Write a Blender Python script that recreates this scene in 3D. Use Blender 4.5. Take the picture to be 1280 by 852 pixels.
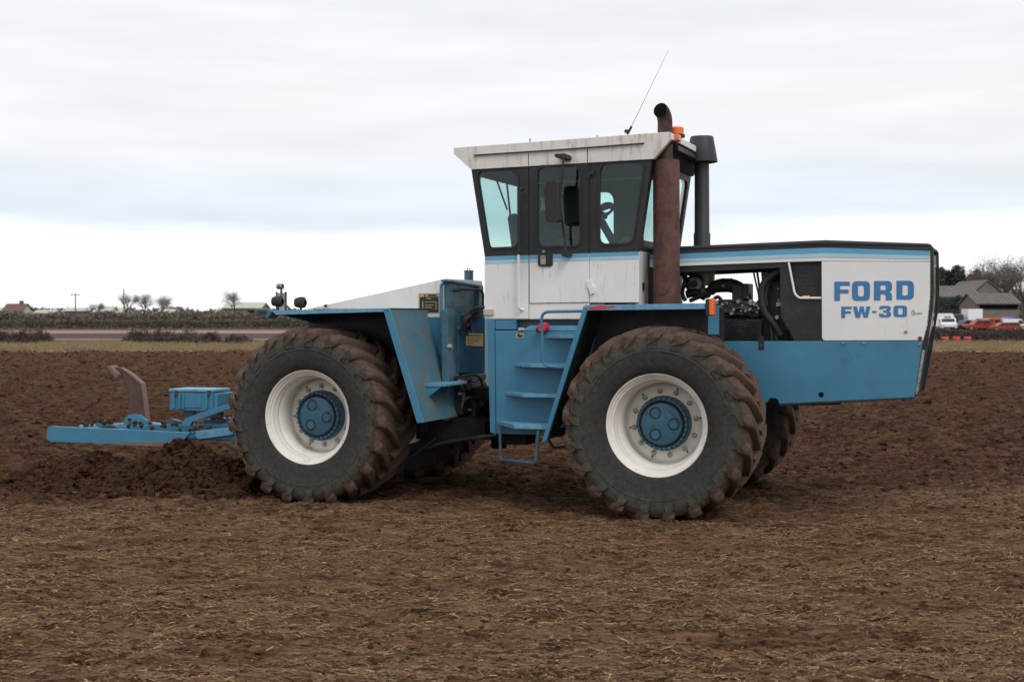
import bpy, bmesh, math, random
import numpy as np
from mathutils import Vector, Matrix
from mathutils.geometry import tessellate_polygon
R = math.radians
rnd = random.Random(7)
S = bpy.context.scene
COL = S.collection
for o in list(bpy.data.objects):
    bpy.data.objects.remove(o)

# ------------------------------------------------------------------ camera
EYE = 2.03; FPX = 1700.0; HOR = 393.5
PITCH = math.atan((426 - HOR) / FPX)
cam = bpy.data.cameras.new('camera'); co = bpy.data.objects.new('camera', cam); COL.objects.link(co)
cam.sensor_width = 36; cam.lens = 36 * FPX / 1280; cam.clip_start = 0.1; cam.clip_end = 8000
co.location = (0, 0, EYE); co.rotation_euler = (R(90) - PITCH, 0, 0)
cam.dof.use_dof = True; cam.dof.focus_distance = 13.8; cam.dof.aperture_fstop = 3.2
S.camera = co

# ------------------------------------------------------------------ sky and sun
def lin(r, g, b):
    f = lambda c: (c / 255 / 12.92) if c / 255 <= 0.04045 else ((c / 255 + 0.055) / 1.055) ** 2.4
    return (f(r), f(g), f(b), 1)
SUN_EL, SUN_AZ = R(48), R(150)      # azimuth clockwise from +Y
w = bpy.data.worlds.new('World'); S.world = w; w.use_nodes = True
nt = w.node_tree; nt.nodes.clear(); N = nt.nodes.new; L = nt.links.new
out = N('ShaderNodeOutputWorld')
sky = N('ShaderNodeTexSky'); sky.sky_type = 'NISHITA'; sky.sun_disc = False
sky.sun_elevation = SUN_EL; sky.sun_rotation = SUN_AZ; sky.air_density = 1.0; sky.dust_density = 2.0
b1 = N('ShaderNodeBackground'); b1.inputs[1].default_value = 0.08; L(sky.outputs[0], b1.inputs[0])
tc = N('ShaderNodeTexCoord'); sep = N('ShaderNodeSeparateXYZ'); L(tc.outputs['Generated'], sep.inputs[0])
mp = N('ShaderNodeMapping'); mp.inputs['Scale'].default_value = (1.1, 1.1, 9); L(tc.outputs['Generated'], mp.inputs[0])
n1 = N('ShaderNodeTexNoise'); n1.inputs['Scale'].default_value = 2.6; n1.inputs['Detail'].default_value = 9; n1.inputs['Roughness'].default_value = .5
L(mp.outputs[0], n1.inputs['Vector'])
sh = N('ShaderNodeMath'); sh.operation = 'MULTIPLY_ADD'; L(n1.outputs[0], sh.inputs[0]); sh.inputs[1].default_value = 0.06; sh.inputs[2].default_value = -0.030
zz = N('ShaderNodeMath'); zz.operation = 'ADD'; L(sep.outputs[2], zz.inputs[0]); L(sh.outputs[0], zz.inputs[1])
ramp = N('ShaderNodeValToRGB'); L(zz.outputs[0], ramp.inputs[0])
stops = [(0.0, (255, 255, 255)), (0.056, (255, 255, 255)), (0.064, (238, 244, 250)), (0.070, (223, 232, 242)), (0.090, (227, 233, 240)), (0.115, (234, 236, 240)),
         (0.15, (236, 237, 240)), (0.22, (234, 236, 239)), (0.35, (236, 236, 238)), (1.0, (248, 247, 246))]
el = ramp.color_ramp.elements
el[0].position = 0; el[0].color = lin(*stops[0][1]); el[1].position = 1; el[1].color = lin(*stops[-1][1])
for p, c in stops[1:-1]:
    e = el.new(p); e.color = lin(*c)
n2 = N('ShaderNodeTexNoise'); n2.inputs['Scale'].default_value = 4.5; n2.inputs['Detail'].default_value = 6; L(mp.outputs[0], n2.inputs['Vector'])
mr = N('ShaderNodeMapRange'); L(n2.outputs[0], mr.inputs[0]); mr.inputs[1].default_value = .3; mr.inputs[2].default_value = .7; mr.inputs[3].default_value = .925; mr.inputs[4].default_value = 1.045
mul = N('ShaderNodeVectorMath'); mul.operation = 'SCALE'; L(ramp.outputs[0], mul.inputs[0]); L(mr.outputs[0], mul.inputs['Scale'])
b2 = N('ShaderNodeBackground'); b2.inputs[1].default_value = 1.0; L(mul.outputs[0], b2.inputs[0])
mx = N('ShaderNodeMixShader'); mx.inputs[0].default_value = 0.93; L(b1.outputs[0], mx.inputs[1]); L(b2.outputs[0], mx.inputs[2]); L(mx.outputs[0], out.inputs[0])
sl = bpy.data.lights.new('sun', 'SUN'); sl.energy = 1.1; sl.angle = R(25); sl.color = (1, .975, .94)
so = bpy.data.objects.new('sun', sl); COL.objects.link(so)
d = Vector((math.sin(SUN_AZ) * math.cos(SUN_EL), math.cos(SUN_AZ) * math.cos(SUN_EL), math.sin(SUN_EL)))
so.rotation_euler = d.to_track_quat('Z', 'Y').to_euler(); so.location = (0, -5, 20)
S.view_settings.view_transform = 'Standard'; S.view_settings.look = 'None'; S.view_settings.exposure = 0.22; S.view_settings.gamma = 1
S.render.engine = 'CYCLES'

# ------------------------------------------------------------------ materials
def new_mat(name):
    m = bpy.data.materials.new(name); m.use_nodes = True
    t = m.node_tree; b = t.nodes['Principled BSDF']
    return m, t, b
def mat(name, col, rough=.6, metal=0, var=.12, scale=6, bump=0, bscale=40, dirt=None, dirt_amt=.45, dscale=5, stretch=(1, 1, 1), spec=.5, streak=False):
    """paint / metal / rubber with tone variation and patches of dirt or rust"""
    m, t, b = new_mat(name); N = t.nodes.new; L = t.links.new
    tc = N('ShaderNodeTexCoord'); mp = N('ShaderNodeMapping'); mp.inputs['Scale'].default_value = stretch; L(tc.outputs['Object'], mp.inputs[0])
    n = N('ShaderNodeTexNoise'); n.inputs['Scale'].default_value = scale; n.inputs['Detail'].default_value = 8; n.inputs['Roughness'].default_value = .65; L(mp.outputs[0], n.inputs['Vector'])
    mr = N('ShaderNodeMapRange'); L(n.outputs[0], mr.inputs[0]); mr.inputs[1].default_value = .3; mr.inputs[2].default_value = .7
    mr.inputs[3].default_value = 1 - var; mr.inputs[4].default_value = 1 + var
    sc = N('ShaderNodeVectorMath'); sc.operation = 'SCALE'; sc.inputs[0].default_value = col[:3]; L(mr.outputs[0], sc.inputs['Scale'])
    cur = sc.outputs[0]
    if dirt:
        d = N('ShaderNodeTexNoise'); d.inputs['Scale'].default_value = dscale; d.inputs['Detail'].default_value = 10; d.inputs['Roughness'].default_value = .7
        if streak:
            mp2 = N('ShaderNodeMapping'); mp2.inputs['Scale'].default_value = (5, 5, .9); L(tc.outputs['Object'], mp2.inputs[0]); L(mp2.outputs[0], d.inputs['Vector'])
        else:
            L(tc.outputs['Object'], d.inputs['Vector'])
        r = N('ShaderNodeMapRange'); L(d.outputs[0], r.inputs[0]); r.inputs[1].default_value = .66 - .35 * dirt_amt; r.inputs[2].default_value = .82 - .25 * dirt_amt
        x = N('ShaderNodeMix'); x.data_type = 'RGBA'; L(r.outputs[0], x.inputs[0]); L(cur, x.inputs[6]); x.inputs[7].default_value = (*dirt[:3], 1)
        cur = x.outputs[2]
        rr = N('ShaderNodeMapRange'); L(r.outputs[0], rr.inputs[0]); rr.inputs[3].default_value = rough; rr.inputs[4].default_value = .9; L(rr.outputs[0], b.inputs['Roughness'])
    else:
        b.inputs['Roughness'].default_value = rough
    L(cur, b.inputs['Base Color'])
    b.inputs['Metallic'].default_value = metal; b.inputs['Specular IOR Level'].default_value = spec
    if bump:
        n3 = N('ShaderNodeTexNoise'); n3.inputs['Scale'].default_value = bscale; n3.inputs['Detail'].default_value = 6; L(mp.outputs[0], n3.inputs['Vector'])
        bp = N('ShaderNodeBump'); bp.inputs['Strength'].default_value = bump; bp.inputs['Distance'].default_value = .01; L(n3.outputs[0], bp.inputs['Height']); L(bp.outputs[0], b.inputs['Normal'])
    return m
MUD = (.10, .062, .042)
M = {}
M['blue'] = mat('blue_paint', (.046, .200, .318), .42, var=.13, scale=2.2, dirt=(.06, .12, .16), dirt_amt=.22, dscale=4, bump=.12, bscale=12)
M['blue_light'] = mat('worn_light_blue_paint', (.12, .32, .48), .45, var=.18, scale=12, dirt=(.19, .11, .075), dirt_amt=.42, dscale=16)
M['blue_dirty'] = mat('dusty_blue_paint', (.062, .165, .225), .66, var=.15, scale=5, dirt=(.11, .125, .11), dirt_amt=.62, dscale=5)
M['blue_teal'] = mat('teal_paint', (.055, .145, .19), .45, var=.12, scale=3, dirt=(.06, .07, .08), dirt_amt=.45, dscale=6)
M['white'] = mat('white_paint', (.78, .77, .755), .38, var=.04, scale=3, dirt=(.52, .48, .43), dirt_amt=.22, dscale=4, bump=.1, bscale=8, streak=True)
M['white_rust'] = mat('white_paint_with_rust', (.70, .685, .66), .5, var=.06, scale=5, dirt=(.42, .29, .18), dirt_amt=.38, dscale=2.2, streak=True, bump=.15, bscale=18)
M['rim_white'] = mat('off_white_wheel_paint', (.74, .71, .65), .45, var=.07, scale=5, dirt=(.34, .29, .23), dirt_amt=.28, dscale=4)
M['black'] = mat('black_paint', (.014, .015, .019), .5, var=.3, scale=5, dirt=(.05, .045, .042), dirt_amt=.45, dscale=8)
M['black_matt'] = mat('black_matt', (.012, .012, .013), .85, var=.3, scale=5, dirt=(.03, .026, .022), dirt_amt=.4, spec=.2)
M['rubber'] = mat('black_rubber', (.02, .02, .021), .7, var=.2)
M['stack_black'] = mat('grey_black_stack_paint', (.026, .028, .034), .55, var=.2, scale=9)
M['exhaust'] = mat('rusty_exhaust', (.105, .044, .034), .72, var=.28, scale=22, bump=.35, bscale=60, dirt=(.05, .028, .026), dirt_amt=.55, dscale=7, stretch=(1, 1, .5))
M['exhaust_dark'] = mat('sooty_exhaust', (.075, .042, .036), .75, var=.25, scale=20, bump=.3, dirt=(.018, .016, .016), dirt_amt=.6, dscale=6)
M['soot_hole_dark'] = mat('soot_hole_dark', (.006, .006, .006), .95, spec=.1)  # black for pipe soot, also painted as the shade inside holes and openings
M['stripe_blue'] = mat('blue_stripe', (.115, .36, .56), .4, var=.06, scale=8)
M['stripe_pale'] = mat('pale_blue_stripe', (.38, .60, .72), .4, var=.05, scale=8)
M['hub'] = mat('dark_blue_hub_paint', (.032, .125, .20), .45, var=.12, scale=6, dirt=(.03, .035, .04), dirt_amt=.45, dscale=7)
M['blue_deep'] = mat('matt_deep_blue_paint', (.032, .135, .235), .85, var=.12, scale=4, dirt=(.05, .07, .09), dirt_amt=.4, dscale=5, spec=.2)
M['letter'] = mat('blue_letter', (.045, .19, .42), .4, var=.06)
M['steel'] = mat('steel', (.30, .30, .29), .45, metal=.6, var=.2, scale=20, dirt=(.12, .07, .05), dirt_amt=.4)
M['engine'] = mat('oily_engine', (.028, .027, .026), .38, metal=.3, var=.5, scale=18, bump=.8, bscale=24, dirt=(.16, .15, .135), dirt_amt=.36, dscale=16)
M['engine_dark'] = mat('dark_engine', (.014, .014, .015), .5, var=.4, scale=18, bump=.5, bscale=30)
M['alu'] = mat('grimy_aluminium', (.34, .33, .31), .5, metal=.4, var=.25, scale=16, dirt=(.06, .05, .045), dirt_amt=.5, dscale=14)
M['rust'] = mat('rusty_steel', (.105, .056, .045), .62, metal=.1, var=.25, scale=10, bump=.3, dirt=(.07, .035, .03), dirt_amt=.5)
M['rust_bright'] = mat('worn_rust_edge', (.19, .12, .10), .6, metal=.1, var=.2)
M['orange'] = mat('orange_lens', (.85, .17, .02), .25, var=.05)
M['amber'] = mat('pink_orange_lens', (.62, .20, .13), .3, var=.08)
M['red'] = mat('red_plastic', (.62, .03, .045), .4)
M['red_paint'] = mat('red_paint_mark', (.55, .05, .04), .5)
M['yellow'] = mat('yellow_sticker', (.85, .47, .03), .5, var=.08)
M['yellow_dull'] = mat('dull_yellow_sticker', (.45, .36, .14), .5)
M['ink'] = mat('black_print', (.02, .02, .02), .5)
M['seat'] = mat('seat_fabric', (.035, .035, .04), .9)
M['cream'] = mat('cream_lens', (.48, .45, .38), .4, var=.12)
def glass(name, tint, gl=.08):
    m, t, b = new_mat(name); t.nodes.remove(b); N = t.nodes.new; L = t.links.new
    tr = N('ShaderNodeBsdfTransparent'); tr.inputs[0].default_value = (*tint, 1)
    g = N('ShaderNodeBsdfGlossy'); g.inputs['Roughness'].default_value = .03; g.inputs['Color'].default_value = (.9, .95, .95, 1)
    lw = N('ShaderNodeLayerWeight'); lw.inputs[0].default_value = .5
    pw = N('ShaderNodeMath'); pw.operation = 'POWER'; L(lw.outputs['Facing'], pw.inputs[0]); pw.inputs[1].default_value = 4
    f = N('ShaderNodeMath'); f.operation = 'MULTIPLY_ADD'; L(pw.outputs[0], f.inputs[0]); f.inputs[1].default_value = .6; f.inputs[2].default_value = .03
    x = N('ShaderNodeMixShader'); L(f.outputs[0], x.inputs[0]); L(tr.outputs[0], x.inputs[1]); L(g.outputs[0], x.inputs[2]); L(x.outputs[0], t.nodes['Material Output'].inputs[0])
    return m
M['glass'] = glass('green_tinted_glass', (.88, .975, .96))

# ------------------------------------------------------------------ object helpers
def link(name, mesh, m=None, parent=None, smooth=None):
    o = bpy.data.objects.new(name, mesh); COL.objects.link(o)
    if m is not None and not mesh.materials: mesh.materials.append(m)
    if parent is not None: o.parent = parent
    return o
def tag(o, label=None, cat=None, group=None, kind=None):
    if label: o['label'] = label
    if cat: o['category'] = cat
    if group: o['group'] = group
    if kind: o['kind'] = kind
    return o
def empty(name, loc=(0, 0, 0), rot=(0, 0, 0), **k):
    o = bpy.data.objects.new(name, None); COL.objects.link(o); o.location = loc; o.rotation_euler = rot
    return tag(o, **k)
def copy_tree(o, parent=None):
    c = o.copy(); COL.objects.link(c)
    if parent is not None: c.parent = parent
    for ch in list(o.children): copy_tree(ch, c)
    return c
class MB:
    def __init__(s): s.v = []; s.f = []; s.sm = []
    def add(s, vs, fs, smooth=False):
        k = len(s.v); s.v += [tuple(p) for p in vs]; s.f += [tuple(i + k for i in f) for f in fs]; s.sm += [smooth] * len(fs); return s
    def box(s, x0, x1, y0, y1, z0, z1, m=None):
        vs = [Vector(p) for p in ((x0, y0, z0), (x1, y0, z0), (x1, y1, z0), (x0, y1, z0), (x0, y0, z1), (x1, y0, z1), (x1, y1, z1), (x0, y1, z1))]
        if m is not None: vs = [m @ p for p in vs]
        return s.add(vs, [(0, 3, 2, 1), (4, 5, 6, 7), (0, 1, 5, 4), (1, 2, 6, 5), (2, 3, 7, 6), (3, 0, 4, 7)])
    def prism(s, outer, y0, y1, holes=(), f=None):
        """polygon in x,z extruded from y0 (front) to y1, with holes; f maps (x,z,y) to a point"""
        f = f or (lambda x, z, y: Vector((x, y, z)))
        loops = [list(outer)] + [list(h) for h in holes]
        tris = tessellate_polygon([[Vector((p[0], p[1], 0)) for p in l] for l in loops])
        pts = [p for l in loops for p in l]; n = len(pts)
        vs = [f(p[0], p[1], y0) for p in pts] + [f(p[0], p[1], y1) for p in pts]
        fs = []
        for t in tris:
            a, b, c = [pts[i] for i in t]
            ar = (b[0] - a[0]) * (c[1] - a[1]) - (c[0] - a[0]) * (b[1] - a[1])
            t = t if ar > 0 else (t[0], t[2], t[1])
            fs.append(tuple(t)); fs.append((t[2] + n, t[1] + n, t[0] + n))
        k = 0
        for l in loops:
            m_ = len(l)
            ar = sum(l[i][0] * l[(i + 1) % m_][1] - l[(i + 1) % m_][0] * l[i][1] for i in range(m_))
            fl = (ar > 0) != (k > 0)
            for i in range(m_):
                a, b = k + i, k + (i + 1) % m_
                fs.append((a, a + n, b + n, b) if fl else (b, b + n, a + n, a))
            k += m_
        return s.add(vs, fs)
    def tube(s, pts, r, n=10, cap=True):
        pts = [Vector(p) for p in pts]; rs = r if isinstance(r, (list, tuple)) else [r] * len(pts)
        vs = []; fs = []; ref = None
        for i, p in enumerate(pts):
            t = (pts[min(i + 1, len(pts) - 1)] - pts[max(i - 1, 0)]).normalized()
            if ref is None:
                ref = Vector((0, 0, 1)) if abs(t.z) < .9 else Vector((1, 0, 0))
            a = (ref - t * ref.dot(t)).normalized(); ref = a; b = t.cross(a)
            for k in range(n):
                an = 2 * math.pi * k / n; vs.append(p + (a * math.cos(an) + b * math.sin(an)) * rs[i])
        for i in range(len(pts) - 1):
            for k in range(n):
                fs.append((i * n + k, i * n + (k + 1) % n, (i + 1) * n + (k + 1) % n, (i + 1) * n + k))
        s.add(vs, fs, True)
        if cap:
            s.add(vs[:n], [tuple(range(n - 1, -1, -1))]); s.add(vs[-n:], [tuple(range(n))])
        return s
    def lathe(s, prof, axis='Y', c=(0, 0, 0), n=64, sharp=False):
        """prof: list of (r, h) along the axis"""
        vs = []; fs = []
        for r, h in prof:
            for k in range(n):
                a = 2 * math.pi * k / n; u, v = r * math.cos(a), r * math.sin(a)
                p = (u, h, v) if axis == 'Y' else ((u, v, h) if axis == 'Z' else (h, u, v))
                vs.append((p[0] + c[0], p[1] + c[1], p[2] + c[2]))
        for i in range(len(prof) - 1):
            for k in range(n): fs.append((i * n + k, i * n + (k + 1) % n, (i + 1) * n + (k + 1) % n, (i + 1) * n + k))
        return s.add(vs, fs, not sharp)
    def mesh(s, name):
        me = bpy.data.meshes.new(name); me.from_pydata([tuple(p) for p in s.v], [], s.f)
        me.polygons.foreach_set('use_smooth', s.sm); me.update()
        bm = bmesh.new(); bm.from_mesh(me); bmesh.ops.remove_doubles(bm, verts=bm.verts, dist=1e-5); bmesh.ops.recalc_face_normals(bm, faces=bm.faces); bm.to_mesh(me); bm.free()
        return me
    def build(s, name, m, parent=None, bevel=0, label=None, sharp=True):
        me = s.mesh(name)
        if sharp and any(s.sm):
            me.set_sharp_from_angle(angle=R(38))
        o = link(name, me, m, parent)
        if bevel:
            b = o.modifiers.new('bevel', 'BEVEL'); b.width = bevel; b.segments = 2; b.limit_method = 'ANGLE'; b.angle_limit = R(40)
        if label: o['label'] = label
        return o
def rrect(x0, z0, x1, z1, r, n=4):
    o = []
    for cx, cz, a0 in ((x1 - r, z1 - r, 0), (x0 + r, z1 - r, 90), (x0 + r, z0 + r, 180), (x1 - r, z0 + r, 270)):
        for k in range(n + 1):
            a = R(a0 + 90 * k / n); o.append((cx + r * math.cos(a), cz + r * math.sin(a)))
    return o
def smooth_path(pts, n=6):
    P = [Vector(p) for p in pts]; o = []
    for i in range(len(P) - 1):
        p0, p1, p2, p3 = P[max(i - 1, 0)], P[i], P[i + 1], P[min(i + 2, len(P) - 1)]
        for k in range(n):
            t = k / n
            o.append(.5 * ((2 * p1) + (p2 - p0) * t + (2 * p0 - 5 * p1 + 4 * p2 - p3) * t * t + (3 * p1 - p0 - 3 * p2 + p3) * t ** 3))
    o.append(P[-1]); return o
def fillet(pts, r, n=5):
    """polyline with rounded corners"""
    P = [Vector(p) for p in pts]; o = [P[0]]
    for i in range(1, len(P) - 1):
        a = (P[i - 1] - P[i]); b = (P[i + 1] - P[i]); rr = min(r, a.length * .45, b.length * .45); a.normalize(); b.normalize()
        s, e = P[i] + a * rr, P[i] + b * rr
        for k in range(n + 1):
            t = k / n; o.append(s * (1 - t) ** 2 + P[i] * 2 * t * (1 - t) + e * t * t)
    o.append(P[-1]); return o

# ------------------------------------------------------------------ numpy noise
def perlin(x, y, seed=0):
    rs = np.random.RandomState(seed); perm = rs.permutation(1024); ang = rs.rand(1024) * 2 * np.pi; gx = np.cos(ang); gy = np.sin(ang)
    xi = np.floor(x).astype(int); yi = np.floor(y).astype(int); xf = x - xi; yf = y - yi
    def g(i, j, dx, dy):
        h = perm[(perm[i & 1023] + j) & 1023]; return gx[h] * dx + gy[h] * dy
    u = xf * xf * xf * (xf * (xf * 6 - 15) + 10); v = yf * yf * yf * (yf * (yf * 6 - 15) + 10)
    a = g(xi, yi, xf, yf); b = g(xi + 1, yi, xf - 1, yf); c = g(xi, yi + 1, xf, yf - 1); e = g(xi + 1, yi + 1, xf - 1, yf - 1)
    return (a * (1 - u) + b * u) * (1 - v) + (c * (1 - u) + e * u) * v
def np_mesh(name, V, F, m, smooth=False):
    V = np.asarray(V, np.float32); F = np.asarray(F, np.int32); k = F.shape[1]
    me = bpy.data.meshes.new(name); me.vertices.add(len(V)); me.vertices.foreach_set('co', V.ravel())
    me.loops.add(F.size); me.loops.foreach_set('vertex_index', F.ravel()); me.polygons.add(len(F))
    me.polygons.foreach_set('loop_start', np.arange(0, F.size, k, dtype=np.int32)); me.polygons.foreach_set('loop_total', np.full(len(F), k, np.int32))
    me.polygons.foreach_set('use_smooth', np.full(len(F), smooth)); me.update(calc_edges=True)
    o = bpy.data.objects.new(name, me); COL.objects.link(o); me.materials.append(m); return o
def edge_y(x):      # where the worked soil begins behind the straw-covered strip
    return 15.2 + .10 * x + .5 * np.sin(x * .35) + .25 * np.sin(x * 1.3 + 1)
def soil_h(x, y):
    """height of the ploughed ground"""
    wx = x + .25 * perlin(x * 1.3, y * 1.3, 5); wy = y + .25 * perlin(x * 1.3 + 9, y * 1.3, 6)
    rough = 1 / (1 + np.exp(-(y - edge_y(x)) / .5))
    h = .05 * perlin(wx * .35, wy * .6, 1) + .035 * perlin(wx * .9, wy * 1.6, 2) + (.02 + .05 * rough) * perlin(wx * 1.8, wy * 4.2, 17) + (.020 + .022 * rough) * perlin(wx * 4.5, wy * 10, 18)
    b = np.abs(perlin(wx * 2.1, wy * 3.6, 3)) * 1.3 * (.060 + .045 * rough) + np.abs(perlin(wx * 5, wy * 8, 4)) * 1.3 * (.034 + .022 * rough)
    c = np.abs(perlin(wx * 12, wy * 18, 7)) * (.024 + .006 * rough) + .011 * perlin(wx * 30, wy * 42, 8) + .007 * perlin(wx * 60, wy * 70, 9)
    h = h + b + c - .015 - .02 * rough + rough * .17 * perlin(wx * .22, wy * .9, 13) * np.clip((y - edge_y(x)) / 6, 0, 1)
    return h

# ------------------------------------------------------------------ ground
def soil_mat():
    m, t, b = new_mat('ploughed_soil'); N = t.nodes.new; L = t.links.new
    g = N('ShaderNodeNewGeometry'); s = N('ShaderNodeSeparateXYZ'); L(g.outputs['Position'], s.inputs[0])
    def noise(sc, det=6, stretch=(1, 1, 1), rough=.6):
        mp = N('ShaderNodeMapping'); mp.inputs['Scale'].default_value = stretch; L(g.outputs['Position'], mp.inputs[0])
        n = N('ShaderNodeTexNoise'); n.inputs['Scale'].default_value = sc; n.inputs['Detail'].default_value = det; n.inputs['Roughness'].default_value = rough; L(mp.outputs[0], n.inputs['Vector']); return n.outputs[0]
    def mixc(f, a, c):
        x = N('ShaderNodeMix'); x.data_type = 'RGBA'; L(f, x.inputs[0])
        for i, v in ((6, a), (7, c)):
            if isinstance(v, tuple): x.inputs[i].default_value = (*v, 1)
            else: L(v, x.inputs[i])
        return x.outputs[2]
    def rng(v, a, c, lo=0, hi=1):
        r = N('ShaderNodeMapRange'); L(v, r.inputs[0]); r.inputs[1].default_value = a; r.inputs[2].default_value = c; r.inputs[3].default_value = lo; r.inputs[4].default_value = hi; return r.outputs[0]
    base = mixc(rng(noise(2.2, 8, (.7, 1.8, 1), .7), .40, .60), (.030, .014, .007), (.118, .061, .040))
    base = mixc(rng(noise(6, 7, (.4, 1.6, 1), .78), .47, .60, 0, .9), base, (.200, .118, .072))
    base = mixc(rng(noise(11, 7, (.45, 1.7, 1), .75), .38, .52, .9, 0), base, (.009, .005, .0035))
    base = mixc(rng(noise(50, 4, (.6, 1, 1)), .5, .72, 0, .6), base, (.18, .105, .062))
    straw = mixc(rng(noise(20, 6, (.3, 1.5, 1), .75), .50, .64, 0, .8), base, (.215, .125, .064))
    straw = mixc(rng(noise(60, 3, (.25, 1.6, 1), .75), .60, .72, 0, .9), straw, (.38, .255, .115))
    # straw cover lies on the near strip only, and thinly beyond
    xx = N('ShaderNodeMath'); xx.operation = 'MULTIPLY_ADD'; L(s.outputs[0], xx.inputs[0]); xx.inputs[1].default_value = -.10; xx.inputs[2].default_value = 0
    yy = N('ShaderNodeMath'); yy.operation = 'ADD'; L(xx.outputs[0], yy.inputs[0]); L(s.outputs[1], yy.inputs[1])
    nn = N('ShaderNodeMath'); nn.operation = 'MULTIPLY_ADD'; L(noise(.8, 4), nn.inputs[0]); nn.inputs[1].default_value = 3; L(yy.outputs[0], nn.inputs[2])
    cover = rng(nn.outputs[0], 16.0, 17.6, 1, .12)
    patch = rng(noise(.9, 4, (1, 2, 1)), .35, .6, .35, 1)
    mu = N('ShaderNodeMath'); mu.operation = 'MULTIPLY'; L(cover, mu.inputs[0]); L(patch, mu.inputs[1])
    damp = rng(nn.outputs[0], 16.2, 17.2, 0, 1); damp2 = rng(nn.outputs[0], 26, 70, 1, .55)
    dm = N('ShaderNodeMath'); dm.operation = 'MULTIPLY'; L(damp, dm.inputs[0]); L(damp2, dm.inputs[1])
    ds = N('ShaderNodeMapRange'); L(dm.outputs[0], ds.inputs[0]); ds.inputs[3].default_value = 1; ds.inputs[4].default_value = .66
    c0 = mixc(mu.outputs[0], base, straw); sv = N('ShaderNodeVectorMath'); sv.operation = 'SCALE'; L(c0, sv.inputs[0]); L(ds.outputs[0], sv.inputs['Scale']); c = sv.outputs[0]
    L(c, b.inputs['Base Color']); b.inputs['Roughness'].default_value = 1; b.inputs['Specular IOR Level'].default_value = .04
    bp = N('ShaderNodeBump'); bp.inputs['Strength'].default_value = 1; bp.inputs['Distance'].default_value = .02; L(noise(45, 8, (.8, 1.2, 1), .7), bp.inputs['Height']); L(bp.outputs[0], b.inputs['Normal'])
    return m
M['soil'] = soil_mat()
M['clod'] = mat('soil_clod', (.062, .032, .018), .95, var=.6, scale=14, bump=.8, bscale=30, spec=.05)
M['straw'] = mat('chopped_straw', (.33, .22, .10), .8, var=.5, scale=25)
M['straw_dark'] = mat('weathered_straw', (.135, .076, .036), .85, var=.6, scale=25)
M['earth_far'] = mat('far_ploughed_earth', (.115, .072, .055), .95, var=.25, scale=.12, spec=.1, stretch=(.3, 1, 1))
M['earth_pink'] = mat('far_pale_earth', (.27, .19, .165), .95, var=.12, scale=.15, spec=.1, stretch=(.2, 1, 1))
M['earth_dark'] = mat('far_dark_earth', (.085, .052, .045), .95, var=.2, scale=.2, spec=.1, stretch=(.2, 1, 1))
M['turf'] = mat('winter_turf', (.25, .18, .115), .95, var=.4, scale=.7, spec=.1, stretch=(.4, 1, 1), dirt=(.13, .15, .055), dirt_amt=.5, dscale=.5)
M['pasture'] = mat('far_pasture', (.10, .115, .055), .95, var=.3, scale=.05, spec=.1)

def field():
    rows = [5.2]
    while rows[-1] < 79: rows.append(rows[-1] + .0195 * (rows[-1] / 7.5) ** 1.5)
    rows = np.array(rows); nc = 820; u = np.linspace(-1, 1, nc)
    Y = np.repeat(rows[:, None], nc, 1); X = u[None, :] * (rows[:, None] * .43 + 2.6)
    rs = np.random.RandomState(3); Y = Y + (rs.rand(*Y.shape) - .5) * .3 * np.gradient(rows)[:, None]
    Z = soil_h(X, Y)
    nr = len(rows); V = np.stack([X, Y, Z], -1).reshape(-1, 3)
    i = np.arange(nr * nc).reshape(nr, nc); F = np.stack([i[:-1, :-1], i[:-1, 1:], i[1:, 1:], i[1:, :-1]], -1).reshape(-1, 4)
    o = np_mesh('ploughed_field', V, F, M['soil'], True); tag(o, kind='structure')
field()
def sheet(name, m, x0, x1, y0, y1, z, nx=2, ny=2, wob=0):
    xs = np.linspace(x0, x1, nx); ys = np.linspace(y0, y1, ny); X, Y = np.meshgrid(xs, ys)
    if wob:
        Y = Y + wob * perlin(X * .12 + 3.3, Y * .3 + 1.7, 11)
    Z = np.full_like(X, z); i = np.arange(nx * ny).reshape(ny, nx)
    F = np.stack([i[:-1, :-1], i[:-1, 1:], i[1:, 1:], i[1:, :-1]], -1).reshape(-1, 4)
    return tag(np_mesh(name, np.stack([X, Y, Z], -1).reshape(-1, 3), F, m), kind='structure')
sheet('ground', M['pasture'], -3000, 3000, -200, 6000, -.32)
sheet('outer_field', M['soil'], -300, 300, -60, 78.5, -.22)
sheet('far_field', M['earth_far'], -400, 400, 78, 330, -.10, 90, 8, 2)
sheet('grass_verge', M['turf'], -300, 300, 74, 97, .02, 700, 6, 1.5)
sheet('pale_ploughland', M['earth_pink'], -150, 20, 114, 120, -.07, 60, 3, 2)
sheet('dark_ploughland', M['earth_dark'], -150, 20, 120.5, 151, -.06, 60, 3, 2)
sheet('pale_ploughland', M['earth_pink'], -150, 20, 152, 186, -.05, 60, 3, 2)
sheet('dark_ploughland', M['earth_dark'], -150, 20, 188, 206, -.04, 60, 3, 2)

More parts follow.
